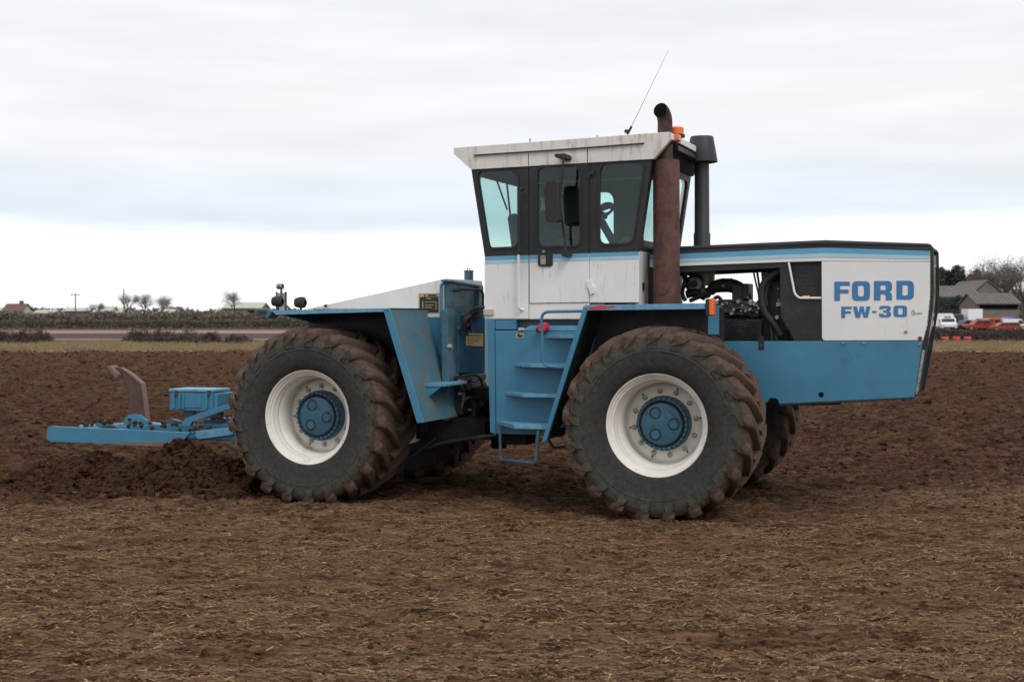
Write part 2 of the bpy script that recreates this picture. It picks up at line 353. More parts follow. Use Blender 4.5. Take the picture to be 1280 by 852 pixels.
# clods, straw: nobody could count them
def ico():
    bm = bmesh.new(); bmesh.ops.create_icosphere(bm, subdivisions=1, radius=1); v = np.array([p.co[:] for p in bm.verts]); f = np.array([[q.index for q in a.verts] for a in bm.faces]); bm.free(); return v, f
ICO = ico()
def scatter_clods(name, X, Y, Z, size, m, seed, flat=.7, label='', cat='soil'):
    rs = np.random.RandomState(seed); v, f = ICO; n = len(X)
    d = 1 + .30 * np.clip(rs.randn(n, len(v), 1), -1.3, 1.3)
    sc = size[:, None, None] * (rs.rand(n, 1, 3) * .7 + .65); sc[:, :, 2] *= flat
    a = rs.rand(n) * 6.28; P = v[None] * d * sc
    x = P[..., 0] * np.cos(a)[:, None] - P[..., 1] * np.sin(a)[:, None]; y = P[..., 0] * np.sin(a)[:, None] + P[..., 1] * np.cos(a)[:, None]
    V = np.stack([x + X[:, None], y + Y[:, None], P[..., 2] + Z[:, None]], -1).reshape(-1, 3)
    F = (f[None] + (np.arange(n) * len(v))[:, None, None]).reshape(-1, 3)
    return tag(np_mesh(name, V, F, m), label, cat, kind='stuff')
rs = np.random.RandomState(11)
n = 30000; t = rs.rand(n); Y = 6.5 + 68 * t ** 1.5; X = (rs.rand(n) * 2 - 1) * (Y * .42 + 1.5)
beyond = 1 / (1 + np.exp(-(Y - edge_y(X)) / .4))
sz = (.007 + .016 * rs.rand(n) ** 2) * (1 + 1.0 * beyond) * (1 + Y / 60)
scatter_clods('soil_clods', X, Y, soil_h(X, Y) - sz * .1, sz, M['clod'], 12, label='loose brown clods of earth scattered over the ploughed field')
def straws(name, n, m, seed, y0, y1, L0, L1, W, label, far=0):
    rs = np.random.RandomState(seed); t = rs.rand(n); Y = y0 + (y1 - y0) * t ** (1.3); X = (rs.rand(n) * 2 - 1) * (Y * .41 + 1.2)
    keep = (rs.rand(n) < np.where(Y < edge_y(X), 1, far)) & (perlin(X * .9, Y * 1.6, 21) + .14 * rs.randn(n) > -.10); X = X[keep]; Y = Y[keep]; n = len(X)
    ln = L0 + (L1 - L0) * rs.rand(n) ** 2; a = rs.randn(n) * .6; wd = W * (.5 + rs.rand(n)); tilt = rs.randn(n) * .22
    dx = np.cos(a); dy = np.sin(a); Z = soil_h(X, Y) + .008
    pts = []
    for s in (-.5, 0, .5):
        for q in (-.5, .5):
            bend = -.10 * ln * (s != 0)
            pts.append(np.stack([X + dx * ln * s - dy * wd * q, Y + dy * ln * s + dx * wd * q, Z + tilt * ln * s + bend * .3 + wd * .35 * (q > 0)], -1))
    V = np.stack(pts, 1).reshape(-1, 3); k = (np.arange(n) * 6)[:, None]
    F = np.concatenate([k + np.array([[0, 2, 3, 1]]), k + np.array([[2, 4, 5, 3]])])
    return tag(np_mesh(name, V, F, m), label, 'straw', kind='stuff')
straws('chopped_straw', 90000, M['straw_dark'], 31, 6.6, 19, .015, .10, .006, 'dull chopped straw lying on the near soil', .12)
straws('pale_straw', 16000, M['straw'], 32, 6.6, 18, .012, .075, .005, 'pale bits of straw strewn over the near soil', .1)

# ================================================================== TRACTOR
TH = R(20.05); TP = R(0.28); ZC = .93; RW = .985; WB = 3.864
tractor = empty('articulated_tractor', rot=(0, -TP, -TH), label='large blue and white articulated farm tractor with four huge muddy tyres, ploughing', cat='tractor')
TR = Matrix.Rotation(-TH, 4, 'Z') @ Matrix.Rotation(-TP, 4, 'Y')
org = Vector((1.414, 13.336, .944)) - (TR @ Vector((WB / 2, -1.6, ZC)))
tractor.location = org
TM = Matrix.Translation(org) @ TR; TI = TM.inverted()
_fw = Vector((0, math.cos(PITCH), -math.sin(PITCH))); _up = Vector((0, math.sin(PITCH), math.cos(PITCH)))
def ray(px, py):
    d = _fw + Vector((1, 0, 0)) * ((px - 640) / FPX) - _up * ((py - 426) / FPX)
    o = TI @ Vector((0, 0, EYE)); return o, (TI.to_3x3() @ d)
def PY(px, py, y):
    """point of the photograph's view on the tractor's lengthwise plane y"""
    o, d = ray(px, py); return o + d * ((y - o.y) / d.y)
def PX(px, py, x):
    o, d = ray(px, py); return o + d * ((x - o.x) / d.x)
def XZ(pts, y): return [(p.x, p.z) for p in (PY(a, b, y) for a, b in pts)]
def plate(name, pts, y, t, m, holes=(), parent=None, bevel=0, label=None, out=0):
    """plate traced on plane y (its outer face, towards -y), t thick inwards"""
    mb = MB(); mb.prism(XZ(pts, y), y - out, y + t, [XZ(h, y) for h in holes]); return mb.build(name, M[m], parent or tractor, bevel, label)
def tubep(name, pts, r, m, parent=None, fil=.06, n=10, label=None):
    return MB().tube(fillet(pts, fil) if fil else pts, r, n).build(name, M[m], parent or tractor, 0, label)

# ---------------- wheels
def tyre_mesh():
    prof = [(.50, -.33), (.515, -.375), (.54, -.398), (.60, -.412), (.68, -.425), (.75, -.432), (.80, -.43), (.85, -.418), (.885, -.40), (.905, -.375), (.915, -.30), (.922, -.15), (.925, 0)]
    prof = prof + [(r, -y) for r, y in prof[-2::-1]]
    mb = MB(); mb.lathe(prof, n=112)
    for r_, h_ in ((.735, -.4325),):       # moulded rings on the sidewall
        mb.lathe([(r_ - .008, h_ + .004), (r_ - .004, h_ - .003), (r_ + .004, h_ - .003), (r_ + .008, h_ + .004)], n=112)
    NL = 21
    def bar(a0, sgn, seed):
        q = random.Random(seed); st = []
        #      y,   angle advance, base r, top r, half width top, base
        for s, (y, da, rb, rt, hw, hb) in enumerate(((-.437, -.030, .765, .775, .050, .056), (-.446, -.026, .80, .845, .064, .072), (-.446, -.018, .86, .915, .068, .076), (-.415, .0, .895, .957, .064, .074), (-.35, .035, .905, .970, .052, .064),
                                     (-.27, .09, .905, .975, .044, .056), (-.17, .165, .915, .981, .040, .052), (-.07, .24, .92, .985, .038, .050), (.035, .305, .92, .985, .036, .048))):
            j = q.uniform(-.004, .004); st.append((y * sgn, a0 + da, rb, rt + j, hw + j * .6, hb + j))
        vs = []
        for i, (y, a, rb, rt, hw, hb) in enumerate(st):
            # direction across the bar in (angle, y)
            i0, i1 = max(i - 1, 0), min(i + 1, len(st) - 1); du = (st[i1][1] - st[i0][1]) * .93; dy = st[i1][0] - st[i0][0]
            l = math.hypot(du, dy) or 1; nu, ny = -dy / l, du / l
            for hh, r_ in ((-hb, rb), (-hw, rt - .012), (-hw * .7, rt), (hw * .7, rt), (hw, rt - .012), (hb, rb)):
                aa = a + nu * hh / r_; yy = y + ny * hh * (1 if abs(y) < .40 else .1)
                vs.append((r_ * math.sin(aa), yy, r_ * math.cos(aa)))
        fs = []
        for i in range(len(st) - 1):
            for k in range(5): fs.append((i * 6 + k, i * 6 + k + 1, i * 6 + 7 + k, i * 6 + 6 + k))
        fs.append(tuple(range(5, -1, -1))); fs.append(tuple(range(len(vs) - 6, len(vs))))
        mb.add(vs, fs, True)
    for k in range(NL):
        bar(2 * math.pi * k / NL, 1, k); bar(2 * math.pi * (k + .5) / NL, -1, k + 99)
    return mb
def tyre_mat():
    m, t, b = new_mat('muddy_tyre_rubber'); N = t.nodes.new; L = t.links.new
    tc = N('ShaderNodeTexCoord'); s = N('ShaderNodeSeparateXYZ'); L(tc.outputs['Object'], s.inputs[0])
    cx = N('ShaderNodeCombineXYZ'); L(s.outputs[0], cx.inputs[0]); L(s.outputs[2], cx.inputs[1])
    ln = N('ShaderNodeVectorMath'); ln.operation = 'LENGTH'; L(cx.outputs[0], ln.inputs[0])
    n = N('ShaderNodeTexNoise'); n.inputs['Scale'].default_value = 5; n.inputs['Detail'].default_value = 9; n.inputs['Roughness'].default_value = .7; L(tc.outputs['Object'], n.inputs['Vector'])
    a = N('ShaderNodeMath'); a.operation = 'MULTIPLY_ADD'; L(n.outputs[0], a.inputs[0]); a.inputs[1].default_value = .24; L(ln.outputs['Value'], a.inputs[2])
    r = N('ShaderNodeValToRGB'); L(a.outputs[0], r.inputs[0]); e = r.color_ramp.elements
    e[0].position = .66; e[0].color = (.030, .030, .029, 1); e[1].position = 1.13; e[1].color = (.055, .034, .025, 1)
    for p, c in ((.81, (.042, .042, .039)), (.94, (.066, .062, .053)), (1.00, (.120, .095, .072)), (1.045, (.19, .142, .108)), (1.085, (.085, .056, .042))):
        q = e.new(p); q.color = (*c, 1)
    n2 = N('ShaderNodeTexNoise'); n2.inputs['Scale'].default_value = 24; n2.inputs['Detail'].default_value = 8; L(tc.outputs['Object'], n2.inputs['Vector'])
    mr = N('ShaderNodeMapRange'); L(n2.outputs[0], mr.inputs[0]); mr.inputs[1].default_value = .3; mr.inputs[2].default_value = .7; mr.inputs[3].default_value = .72; mr.inputs[4].default_value = 1.28
    sc = N('ShaderNodeVectorMath'); sc.operation = 'SCALE'; L(r.outputs[0], sc.inputs[0]); L(mr.outputs[0], sc.inputs['Scale']); L(sc.outputs[0], b.inputs['Base Color'])
    b.inputs['Roughness'].default_value = .82; b.inputs['Specular IOR Level'].default_value = .3
    bp = N('ShaderNodeBump'); bp.inputs['Strength'].default_value = .35; bp.inputs['Distance'].default_value = .01; L(n2.outputs[0], bp.inputs['Height']); L(bp.outputs[0], b.inputs['Normal'])
    return m
M['tyre'] = tyre_mat()
def make_wheel():
    rim = MB(); rim.lathe([(.520, -.345), (.518, -.366), (.508, -.376), (.496, -.368), (.490, -.345), (.474, -.338), (.470, -.318), (.452, -.310), (.450, -.265), (.438, -.25), (.436, -.228), (.442, -.215), (.442, -.195), (.420, -.17), (.412, -.10),
        (.412, .02), (.425, .04), (.425, .30), (.50, .34), (.51, .37)], n=96)
    disc = MB(); disc.lathe([(.42, .035), (.40, .03), (.385, .012), (.375, .005), (.30, .005), (.255, -.01)], n=72)
    rm = rim.build('wheel', M['rim_white'], tractor)
    rm['label'] = 'off-white wheel rim with muddy tyre and blue hub'
    tyre_mesh().build('tyre', M['tyre'], rm, sharp=True)
    disc.build('wheel_disc', M['rim_white'], rm)
    hub = MB(); hub.lathe([(.275, .02), (.278, -.05), (.268, -.06), (.268, -.10), (.255, -.105), (.252, -.125), (.236, -.128), (.232, -.10), (.226, -.10), (.224, -.135), (.205, -.148), (0.001, -.152)], n=64)
    for k in range(30):
        a = 2 * math.pi * k / 30; hub.lathe([(.001, -.148), (.014, -.148), (.015, -.122)], c=(.247 * math.cos(a), 0, .250 * math.sin(a)), n=6, sharp=True)
    for k in range(3):
        a = 2 * math.pi * k / 3 + .0; hub.lathe([(.001, -.160), (.040, -.160), (.044, -.148), (.052, -.147)], c=(.125 * math.cos(a), 0, .125 * math.sin(a)), n=20)
    for k in range(4):
        a = math.pi / 2 * k + .4; hub.lathe([(.001, -.158), (.012, -.158), (.013, -.148)], c=(.032 * math.cos(a), 0, .032 * math.sin(a)), n=8)
    hub.build('hub', M['hub'], rm)
    for k in range(3):
        a = 2 * math.pi * k / 3; g = MB(); g.lathe([(.050, -.149), (.052, -.1535), (.060, -.1535), (.062, -.149)], c=(.125 * math.cos(a), 0, .125 * math.sin(a)), n=20); g.build('grease_ring', M['engine_dark'], rm)
    g = MB(); g.lathe([(.206, -.1485), (.210, -.152), (.224, -.140), (.228, -.126), (.266, -.106)], n=56); g.build('grease_ring', M['engine_dark'], rm)
    return rm
M['nut'] = mat('rusty_white_nut', (.42, .36, .28), .6, var=.3, scale=30)
wheel = make_wheel()
bolt = MB(); bolt.lathe([(.001, -.034), (.014, -.034), (.015, -.018), (.026, -.017), (.028, .006)], n=8); bm_ = bolt.mesh('wheel_nut')
for k in range(12):
    a = 2 * math.pi * (k + .3) / 12; o = link('wheel_nut', bm_, M['nut'], wheel); o.location = (.325 * math.cos(a), .002, .325 * math.sin(a))
hole = MB(); hole.lathe([(.001, -.001), (.010, -.001)], n=12); hm = hole.mesh('disc_hole')  # flat black disc, the shade of the hole put into its colour
for k in range(6):
    a = 2 * math.pi * (k + .15) / 6; o = link('disc_hole', hm, M['soot_hole_dark'], wheel); o.location = (.365 * math.cos(a), 0.001, .365 * math.sin(a))
YW = -1.6 + .374          # wheel centre plane, so that the rim lip stands at y = -1.6
wheel.location = (WB / 2, YW, ZC)
for x, sy, rot in ((-WB / 2, 1, 2.2), (WB / 2, -1, 1.1), (-WB / 2, -1, 3.0)):
    c = copy_tree(wheel, tractor); c.location = (x, YW * sy, ZC); c.rotation_euler = (0, rot, 0); c.scale = (1, sy, 1)

# ---------------- running gear
for s, x in ((1, WB / 2), (-1, -WB / 2)):
    ax = MB(); ax.lathe([(.13, -.95), (.15, -.8), (.15, -.5), (.20, -.42), (.27, -.30), (.30, 0), (.27, .30), (.20, .42), (.15, .5), (.15, .8), (.13, .95)], c=(x, 0, ZC), n=28)
    ax.build('axle', M['black_matt'], tractor)
mb = MB()
for y in (-.45, .33): mb.box(-.15, 2.15, y, y + .12, .78, 1.10); mb.box(2.15, 3.9, y, y + .12, 1.24, 1.45)
mb.box(.0, 2.15, -.33, .33, .80, .86); mb.build('front_chassis', M['black_matt'], tractor)
mb = MB()
for y in (-.45, .33): mb.box(-2.9, -.55, y, y + .12, .75, 1.12)
mb.box(-2.9, -.6, -.33, .33, .80, .86); mb.build('rear_chassis', M['black_matt'], tractor)
mb = MB(); mb.box(-.70, .05, -.28, .28, .62, .80); mb.box(-.65, 0, -.24, .24, 1.05, 1.2); mb.lathe([(.09, .5), (.09, 1.3)], axis='Z', c=(-.32, 0, 0), n=20)
mb.build('articulation_joint', M['black_matt'], tractor)
MB().tube([(-2, 0, .93), (2, 0, .93)], .06).build('drive_shaft', M['black_matt'], tractor)

# ---------------- front section: cab base, steps, front mudguard
YB = -.93
body = [(608.5, 399.5), (736, 399.5), (745, 430), (710, 545), (619, 542), (612, 530)]
plate('cab_base', [(618.5, 413), (745, 413), (720, 545), (620, 542)], YB, .9, 'blue', bevel=.008)
plate('cab_base_post', [(608.5, 399.5), (618.2, 399.5), (619.6, 543), (612.5, 540)], YB + .01, .7, 'blue', bevel=.006)
plate('cab_base_rail', [(619, 399.6), (645, 399.6), (645, 411.6), (619, 411.6)], YB + .01, .5, 'blue', bevel=.006)
plate('cab_base_recess', [(644, 399.8), (735, 399.8), (735, 414), (619, 414), (619, 408), (644, 408)], YB + .12, .3, 'blue_dirty')
plate('cab_base_lid', [(662, 407), (735, 407), (735, 413), (652, 413)], YB - .005, .3, 'blue_light', bevel=.004)
MB().box(-.15, 1.15, -.55, .55, .86, 1.3).build('belly_tank', M['black_matt'], tractor)
MB().box(.02, .30, -.80, -.5, .62, .86).build('battery_box', M['black_matt'], tractor, .01)
def step(pts_bot_y, x0, x1, ztop, depth, slant):
    """tread with a slanted rear end, folded lip at the front"""
    pass
def make_step(pl, pr, pyt, yo, th=.035, back=YB, label=None):
    a = PY(pl, pyt, back); b = PY(pl + 16, pyt, yo); c = PY(pr, pyt, yo)
    z = b.z; mb = MB()
    poly = [(a.x, back), (b.x + .05, yo), (c.x + .06, yo), (c.x + .18, back)]
    mb.prism(poly, z - th, z, f=lambda x, y, h: Vector((x, y, h)))
    o = mb.build('step', M['blue_light'], tractor, .004)
    return o
make_step(679, 715, 418.5, -1.10)
make_step(643, 703, 455, -1.18)
make_step(632, 691, 492, -1.24)
make_step(621, 680, 530, -1.36, .045)
# front mudguard
YO, YI = -1.50, -.90
top = XZ([(731, 381), (881, 379.3), (881, 386.3), (733.5, 388)], YO)
mb = MB(); x0, x1 = top[0][0], top[1][0]; zt0, zt1 = top[0][1], top[1][1]
mb.prism([(x0, zt0), (x1, zt1), (x1, zt1 - .014), (x0, zt0 - .014)], YO, YI - .0); fm = mb.build('front_mudguard', M['black'], tractor, .004, label='blue-edged black mudguard over the front wheel')
plate('mudguard_edge', [(731, 381), (881, 379.3), (881.2, 386.3), (733.5, 388)], YO - .003, .03, 'blue_light', parent=fm, bevel=.004)
plate('mudguard_edge', [(729.3, 382), (733.8, 388.2), (683.5, 549), (680.5, 552.5), (677, 552)], YO - .003, .035, 'blue', parent=fm, bevel=.004)
sl_ = XZ([(731, 386), (734.5, 386), (684, 549), (680.5, 549)], YO)
mb = MB(); mb.prism(sl_, YO + .034, YI); mb.build('mudguard_rear_panel', M['black'], fm)
plate('mudguard_inner_panel', [(737, 386), (905, 384), (905, 420), (905, 470), (700, 545), (690, 545)], YI + .02, .02, 'black', parent=fm)
plate('mudguard_bracket', [(885, 382), (898, 382), (898, 418), (885, 418)], YO + .25, .04, 'blue', parent=fm, bevel=.003)
plate('paint_mark', [(734, 384.2), (752, 381.6), (762, 382.6), (766, 381.4), (770, 383.2), (752, 386.3), (738, 386.8)], YO - .006, .002, 'red_paint', parent=fm)
tl = plate('turn_lamp', [(882, 374), (888.5, 373), (889, 394), (882.8, 395)], YO + .02, .07, 'black', bevel=.006, out=.02)
c = PY(890.6, 383, YO + .05); mb = MB(); mb.box(c.x - .022, c.x + .022, c.y - .06, c.y + .05, c.z - .085, c.z + .08); mb.build('lens', M['orange'], tl, .01)
# stirrup, rails
YS = -1.34
def pp(l, y): return [PY(a, b, y) for a, b in l]
p = pp([(625, 531), (625.8, 574)], -1.0) ; q = pp([(670, 579), (673, 538)], YS)
tubep('stirrup_step', [p[0], p[1], q[0], q[1]], .018, 'blue_teal', fil=.05, n=8)
tubep('step_handrail', [PY(729, 388.6, -1.42)] + pp([(676.5, 389.6), (679, 457.5), (707, 459.5)], -1.36), .016, 'blue', fil=.09, n=8)
tubep('hose', pp([(685, 548), (692, 560), (712, 557)], -1.0), .014, 'rubber', fil=.04, n=8)
c = PY(680, 409, -.97); o = MB().lathe([(.001, -.08), (.045, -.08), (.05, -.02), (.05, .05)], c=tuple(c), n=20).build('filler_cap', M['red'], tractor)
c = PY(675.5, 412, -.95); MB().lathe([(.001, -.05), (.035, -.05), (.035, .03)], c=tuple(c), n=16).build('filler_neck', M['rubber'], o)
plate('warning_sticker', [(645, 416), (654.5, 416), (654.5, 422), (645, 422)], YB - .004, .003, 'yellow_dull')
plate('sticker_print', [(646.5, 417), (649.5, 417), (650, 419), (653, 417.2), (653, 421), (647, 421)], YB - .006, .002, 'ink')
plate('reflector', [(648, 409.5), (655, 409.5), (655, 412.5), (648, 412.5)], YB - .02, .02, 'cream')

# ---------------- cab
YC = -.92; YF = .92
XR = PY(605.6, 360, YC).x; XF = PY(798.5, 360, YC).x
def side_lower():
    zt = lambda px: 320.6 + (px - 605.8) * (314.4 - 320.6) / 192.2
    for nm, a, b, bot in (('cab_panel', 605.6, 660.6, 398.6), ('cab_panel', 736.6, 798.5, 378.2)):
        plate(nm, [(a, zt(a) + .2), (b, zt(b) + .2), (b, bot), (a, bot)], YC, .05, 'white', bevel=.006)
    plate('cab_sill', [(661.2, 379.6), (736.6, 378.4), (736.6, 398.4), (661.2, 398.6)], YC, .05, 'white', bevel=.006)
side_lower()
# lower walls on the other sides
zb = PY(700, 398.5, YC).z; zw = PY(606, 318, YC).z; zwf = PY(798, 312, YC).z; zbf = PY(798, 378.2, YC).z
mb = MB(); mb.box(XR, XR + .05, YC + .052, YF - .052, zb, zw); mb.build('cab_rear_panel', M['white'], tractor, .006)
mb = MB(); mb.box(XF - .05, XF, YC + .052, YF - .052, zbf - .2, zwf); mb.build('cab_front_panel', M['white'], tractor, .006)
mb = MB(); mb.prism([(XR, zb), (XF, zb), (XF, zwf), (XR, zw)], YF - .05, YF); mb.build('cab_panel', M['white'], tractor, .006)
MB().box(XR + .05, XF - .05, YC + .055, YF - .055, zb, zb + .04).build('cab_floor', M['black_matt'], tractor)
# stripes
def stripes(a, b, y, p0=605.8, k=-6.2 / 192.2, y0=320.6, par=None):
    f = lambda px: y0 + (px - p0) * k
    plate('blue_stripe', [(a, f(a)), (b, f(b)), (b, f(b) + 5), (a, f(a) + 5)], y - .004, .003, 'stripe_blue', parent=par)
    plate('pale_stripe', [(a, f(a) + 5.1), (b, f(b) + 5.1), (b, f(b) + 9), (a, f(a) + 9)], y - .004, .003, 'stripe_pale', parent=par)
stripes(606, 660.4, YC); stripes(736.8, 798.3, YC)
# door
door = plate('door', [(661.6, 319), (735.8, 316.6), (735.8, 377.8), (661.8, 379)], YC - .012, .05, 'white', bevel=.006, label='white door with black upper frame')
stripes(661.8, 735.6, YC - .012, par=door)
W1 = [(600.7, 214.4), (605, 213.9), (632, 212.9), (637, 213.2), (643, 216.5), (646.7, 221), (647, 302.7), (645.5, 306), (642, 308.4), (615.7, 309.6), (612, 308), (609.5, 302.7), (596, 221), (597, 217)]
W2 = [(677.7, 208.6), (718, 207.4), (722, 210), (724.7, 217), (724.7, 300), (723, 304), (718, 307), (678, 308), (673.5, 305), (671.5, 301), (671.5, 216), (673, 212)]
W3 = [(757, 204.8), (797.5, 202.6), (802.2, 205.4), (803.8, 211), (803, 216), (791.5, 297.5), (788.5, 301.5), (784, 303.8), (755.3, 304.7), (751.2, 302.3), (749.3, 297.5), (749.5, 213), (752, 207.5)]
def frame_window(name, outer, W_, y, par=None, th=.045, m='black'):
    fr = plate(name, outer, y, th, m, holes=[W_], parent=par, bevel=0)
    cx = sum(a for a, b in W_) / len(W_); cy = sum(b for a, b in W_) / len(W_)
    Wo = [(cx + (a - cx) * 1.085, cy + (b - cy) * 1.045) for a, b in W_]; Wi = [(cx + (a - cx) * .985, cy + (b - cy) * .99) for a, b in W_]
    plate('window_seal', Wo, y - .010, .022, 'rubber', holes=[Wi], parent=fr)
    plate('window_pane', [(cx + (a - cx) * 1.02, cy + (b - cy) * 1.015) for a, b in W_], y + .012, .004, 'glass', parent=fr)
    return fr
frame_window('rear_quarter_frame', [(589, 211), (660.8, 207), (660.8, 319), (606, 320.8)], W1, YC + .003)
frame_window('door_frame', [(661.6, 206.8), (735.8, 203.2), (735.8, 316.5), (661.6, 318.9)], W2, YC - .010, par=door)
frame_window('front_quarter_frame', [(736.6, 203), (815, 198.8), (798.2, 314.5), (736.6, 316.6)], W3, YC + .003)
# far side: door window and front window, blank rear quarter
def far(px): return PY(px, 300, YC).x
def farpoly(pts): return [(PY(a, b, YC).x, PY(a, b, YC).z) for a, b in pts]
FW2 = rrect(far(663), PY(700, 296, YC).z, far(709), PY(700, 222, YC).z, .10, 3)
FW3 = farpoly(W3[::-1])
mb = MB(); mb.prism(farpoly([(589, 211), (815, 198.8), (798.2, 313.6), (606, 319.8)]), YF - .045, YF, [FW2, FW3]); fs_ = mb.build('far_side_frame', M['black'], tractor)
mb = MB(); mb.prism([(a, b) for a, b in FW2], YF - .03, YF - .026); mb.build('window_pane', M['glass'], fs_)
mb = MB(); mb.prism([(a, b) for a, b in FW3], YF - .03, YF - .026); mb.build('window_pane', M['glass'], fs_)
# slanted front and rear frames (as wide as the cab, leaning out towards the roof)
def end_frame(name, top, bot, sgn):
    T = PY(*top, YC); B = PY(*bot, YC); n_ = Vector((T.z - B.z, 0, -(T.x - B.x))).normalized() * sgn * .04
    def mp_(u, v, d): return Vector((B.x + (T.x - B.x) * v, u, B.z + (T.z - B.z) * v)) + n_ * d
    W_ = rrect(YC + .11, .07, YF - .11, .93, .09, 4)
    y0, y1 = YC + .05, YF - .05
    mb = MB(); mb.prism([(y0, 0), (y1, 0), (y1, 1), (y0, 1)], 0, 1, [W_], f=mp_); fr = mb.build(name, M['black'], tractor)
    mb = MB(); mb.prism(W_, .4, .5, f=mp_); mb.build('window_pane', M['glass'], fr)
    return fr
wf = end_frame('windscreen_frame', (815, 199.4), (798.4, 313.4), -1)
rf = end_frame('rear_window_frame', (589.4, 211.4), (606.2, 319.4), 1)
# wiper inside view of the rear window
a = PX(616, 212, XR - .05); b = PX(634, 262, XR - .02); c_ = PX(640, 290, XR - .02)
MB().tube([a, b], .010, 6).build('wiper_arm', M['black'], rf); MB().tube([PX(633, 224, XR - .06), c_], .012, 6).build('wiper_blade', M['black'], rf)
# roof
Zr = lambda pts: XZ(pts, YC)
roof_side = [(567, 184.8), (830, 165.2), (838, 165.0), (838.5, 174), (817, 198.8), (589, 212), (567.3, 192.5)]
mb = MB(); mb.prism(XZ(roof_side, YC - .02), YC - .02, YC + .05)
roof = mb.build('cab_roof', M['white_rust'], tractor, .008, label='white cab roof with rust streaks')
T = XZ([(567, 184.8), (838, 165.0), (838.5, 173.5), (567.2, 191.5)], YC - .02)
mb = MB(); mb.prism(T, YC + .051, YF - .05); mb.build('roof_panel', M['white_rust'], roof, .008)
mb = MB(); mb.prism(XZ(roof_side, YC - .02), YF - .05, YF + .02); mb.build('roof_side', M['white_rust'], roof, .008)
U_ = XZ([(838, 174.2), (864, 174.2), (864, 180), (817, 199.6), (806, 199.6)], YC - .02)
mb = MB(); mb.prism(XZ([(837, 174.5), (817.5, 199), (810, 199.4), (830, 174.5)], YC - .02), YC + .052, YF - .052); mb.build('roof_front_skirt', M['black'], roof)
mb = MB(); mb.prism(XZ([(568, 193), (589.5, 211.8), (597, 211.4), (576, 193)], YC - .02), YC + .052, YF - .052); mb.build('roof_rear_skirt', M['white_rust'], roof)
mb = MB(); mb.prism(XZ([(590, 205), (816, 191.5), (816, 196), (590, 210)], YC - .02), YC + .052, YF - .052); mb.build('headliner', M['seat'], roof)
# lip and joints of the roof fascia
plate('drip_rail', [(592.5, 193.6), (700, 186.6), (805, 178.6), (805.5, 179.7), (700, 187.8), (592.8, 194.7)], YC - .022, .006, 'exhaust_dark', parent=roof, out=.022)
plate('fascia_joint', [(660.2, 190.6), (661, 190.6), (661, 206.8), (660.2, 206.9)], YC - .022, .001, 'ink', parent=roof)
plate('fascia_joint', [(733.8, 186), (734.8, 186), (735, 203), (734, 203)], YC - .022, .001, 'ink', parent=roof)
for px in (662.5, 746.5): 
    c = PY(px, 173 if px > 700 else 177, YC + .3); MB().tube([c - Vector((0, 0, .05)), c + Vector((0, 0, .035))], .008, 6).build('roof_bolt', M['steel'], roof)
# beacon, reflectors, marker lamps
c = PY(845.5, 172, YC + .35)
b_ = MB().lathe([(.001, .0), (.09, .0), (.09, .03), (.001, .03)], axis='Z', c=tuple(c), n=24).build('beacon', M['black'], roof)
MB().lathe([(.078, .03), (.078, .095), (.066, .108), (.001, .112)], axis='Z', c=tuple(c), n=24).build('lens', M['orange'], b_)
xf_ = PY(838, 169, YC - .02).x
for yy in (YC + .20, YF - .06):
    z_ = PY(838, 169.5, YC - .02).z
    MB().box(xf_ - .01, xf_ + .05, yy - .06, yy + .06, z_ - .035, z_ + .035).build('marker_lamp', M['amber'], roof, .012)
MB().box(xf_ - .22, xf_ + .01, YC + .3, YF - .3, z_ - .12, z_ - .06).build('light_bar', M['black'], roof, .01)
# antenna
c = PY(784, 166, YC + .05)
an = MB().tube([c, c + Vector((.0, 0, .03))], .03, 10).build('antenna', M['rubber'], roof)
MB().tube([PY(784, 168, YC + .05), PY(789.5, 158, YC + .05)], .013, 6).build('antenna_spring', M['rubber'], an)
MB().tube([PY(789, 159, YC + .05), PY(835.5, 63, YC + .05)], [.0036, .0016], 5).build('antenna_whip', M['alu'], an)
# door furniture, grab rail, mirror
dh = plate('handle', rrect(672.8, 316.5, 691, 333, 3.2), YC - .016, .02, 'black', parent=door, out=.012, bevel=.003)
plate('handle_lever', [(675.5, 319), (682, 319), (682, 330.5), (675.5, 330.5)], YC - .036, .012, 'alu', parent=dh)
c = PY(680, 314.2, YC - .02); MB().lathe([(.001, -.02), (.015, -.02), (.017, .02)], c=tuple(c), n=12).build('lock', M['steel'], door)
for pts, m_ in (([(733, 209), (737, 208), (737, 213), (743, 212.5), (743, 218), (738, 219), (737, 223), (733, 222)], 'black'), ([(733.5, 351), (739, 351), (739, 355), (743, 359), (743, 366), (738, 368), (736, 360), (733.5, 359)], 'white')):
    plate('hinge', pts, YC - .014, .02, m_, parent=door, out=.012)
tubep('grab_rail', pp([(655, 236), (650.5, 237), (648.4, 318)], YC - .06), .013, 'black', fil=.05, n=8)
tubep('grab_rail', [PY(648.2, 318.5, YC - .06), PY(648.2, 386, YC - .06), PY(654, 387.5, YC)], .015, 'white', fil=.04, n=8)
mr_ = MB().tube(smooth_path(pp([(704, 198), (703, 222), (698.5, 248)], YC - .25) + pp([(704, 285), (707, 318)], YC - .12), 5), .013, 8).build('mirror_arm', M['black'], tractor)
plate('mirror_bracket', [(701, 195), (714.5, 194.5), (714.5, 200.5), (708, 201.5), (701, 199)], YC - .02, .02, 'black', parent=mr_, out=.22, bevel=.01)
plate('mirror_bracket', rrect(705.5, 316.5, 714.8, 320.8, 1.5), YC - .02, .02, 'black', parent=mr_, out=.10)
ms = [(PY(a, b, YC - .30)) for a, b in ((679.5, 226), (697.5, 225.5), (699.5, 277.5), (683, 278))]
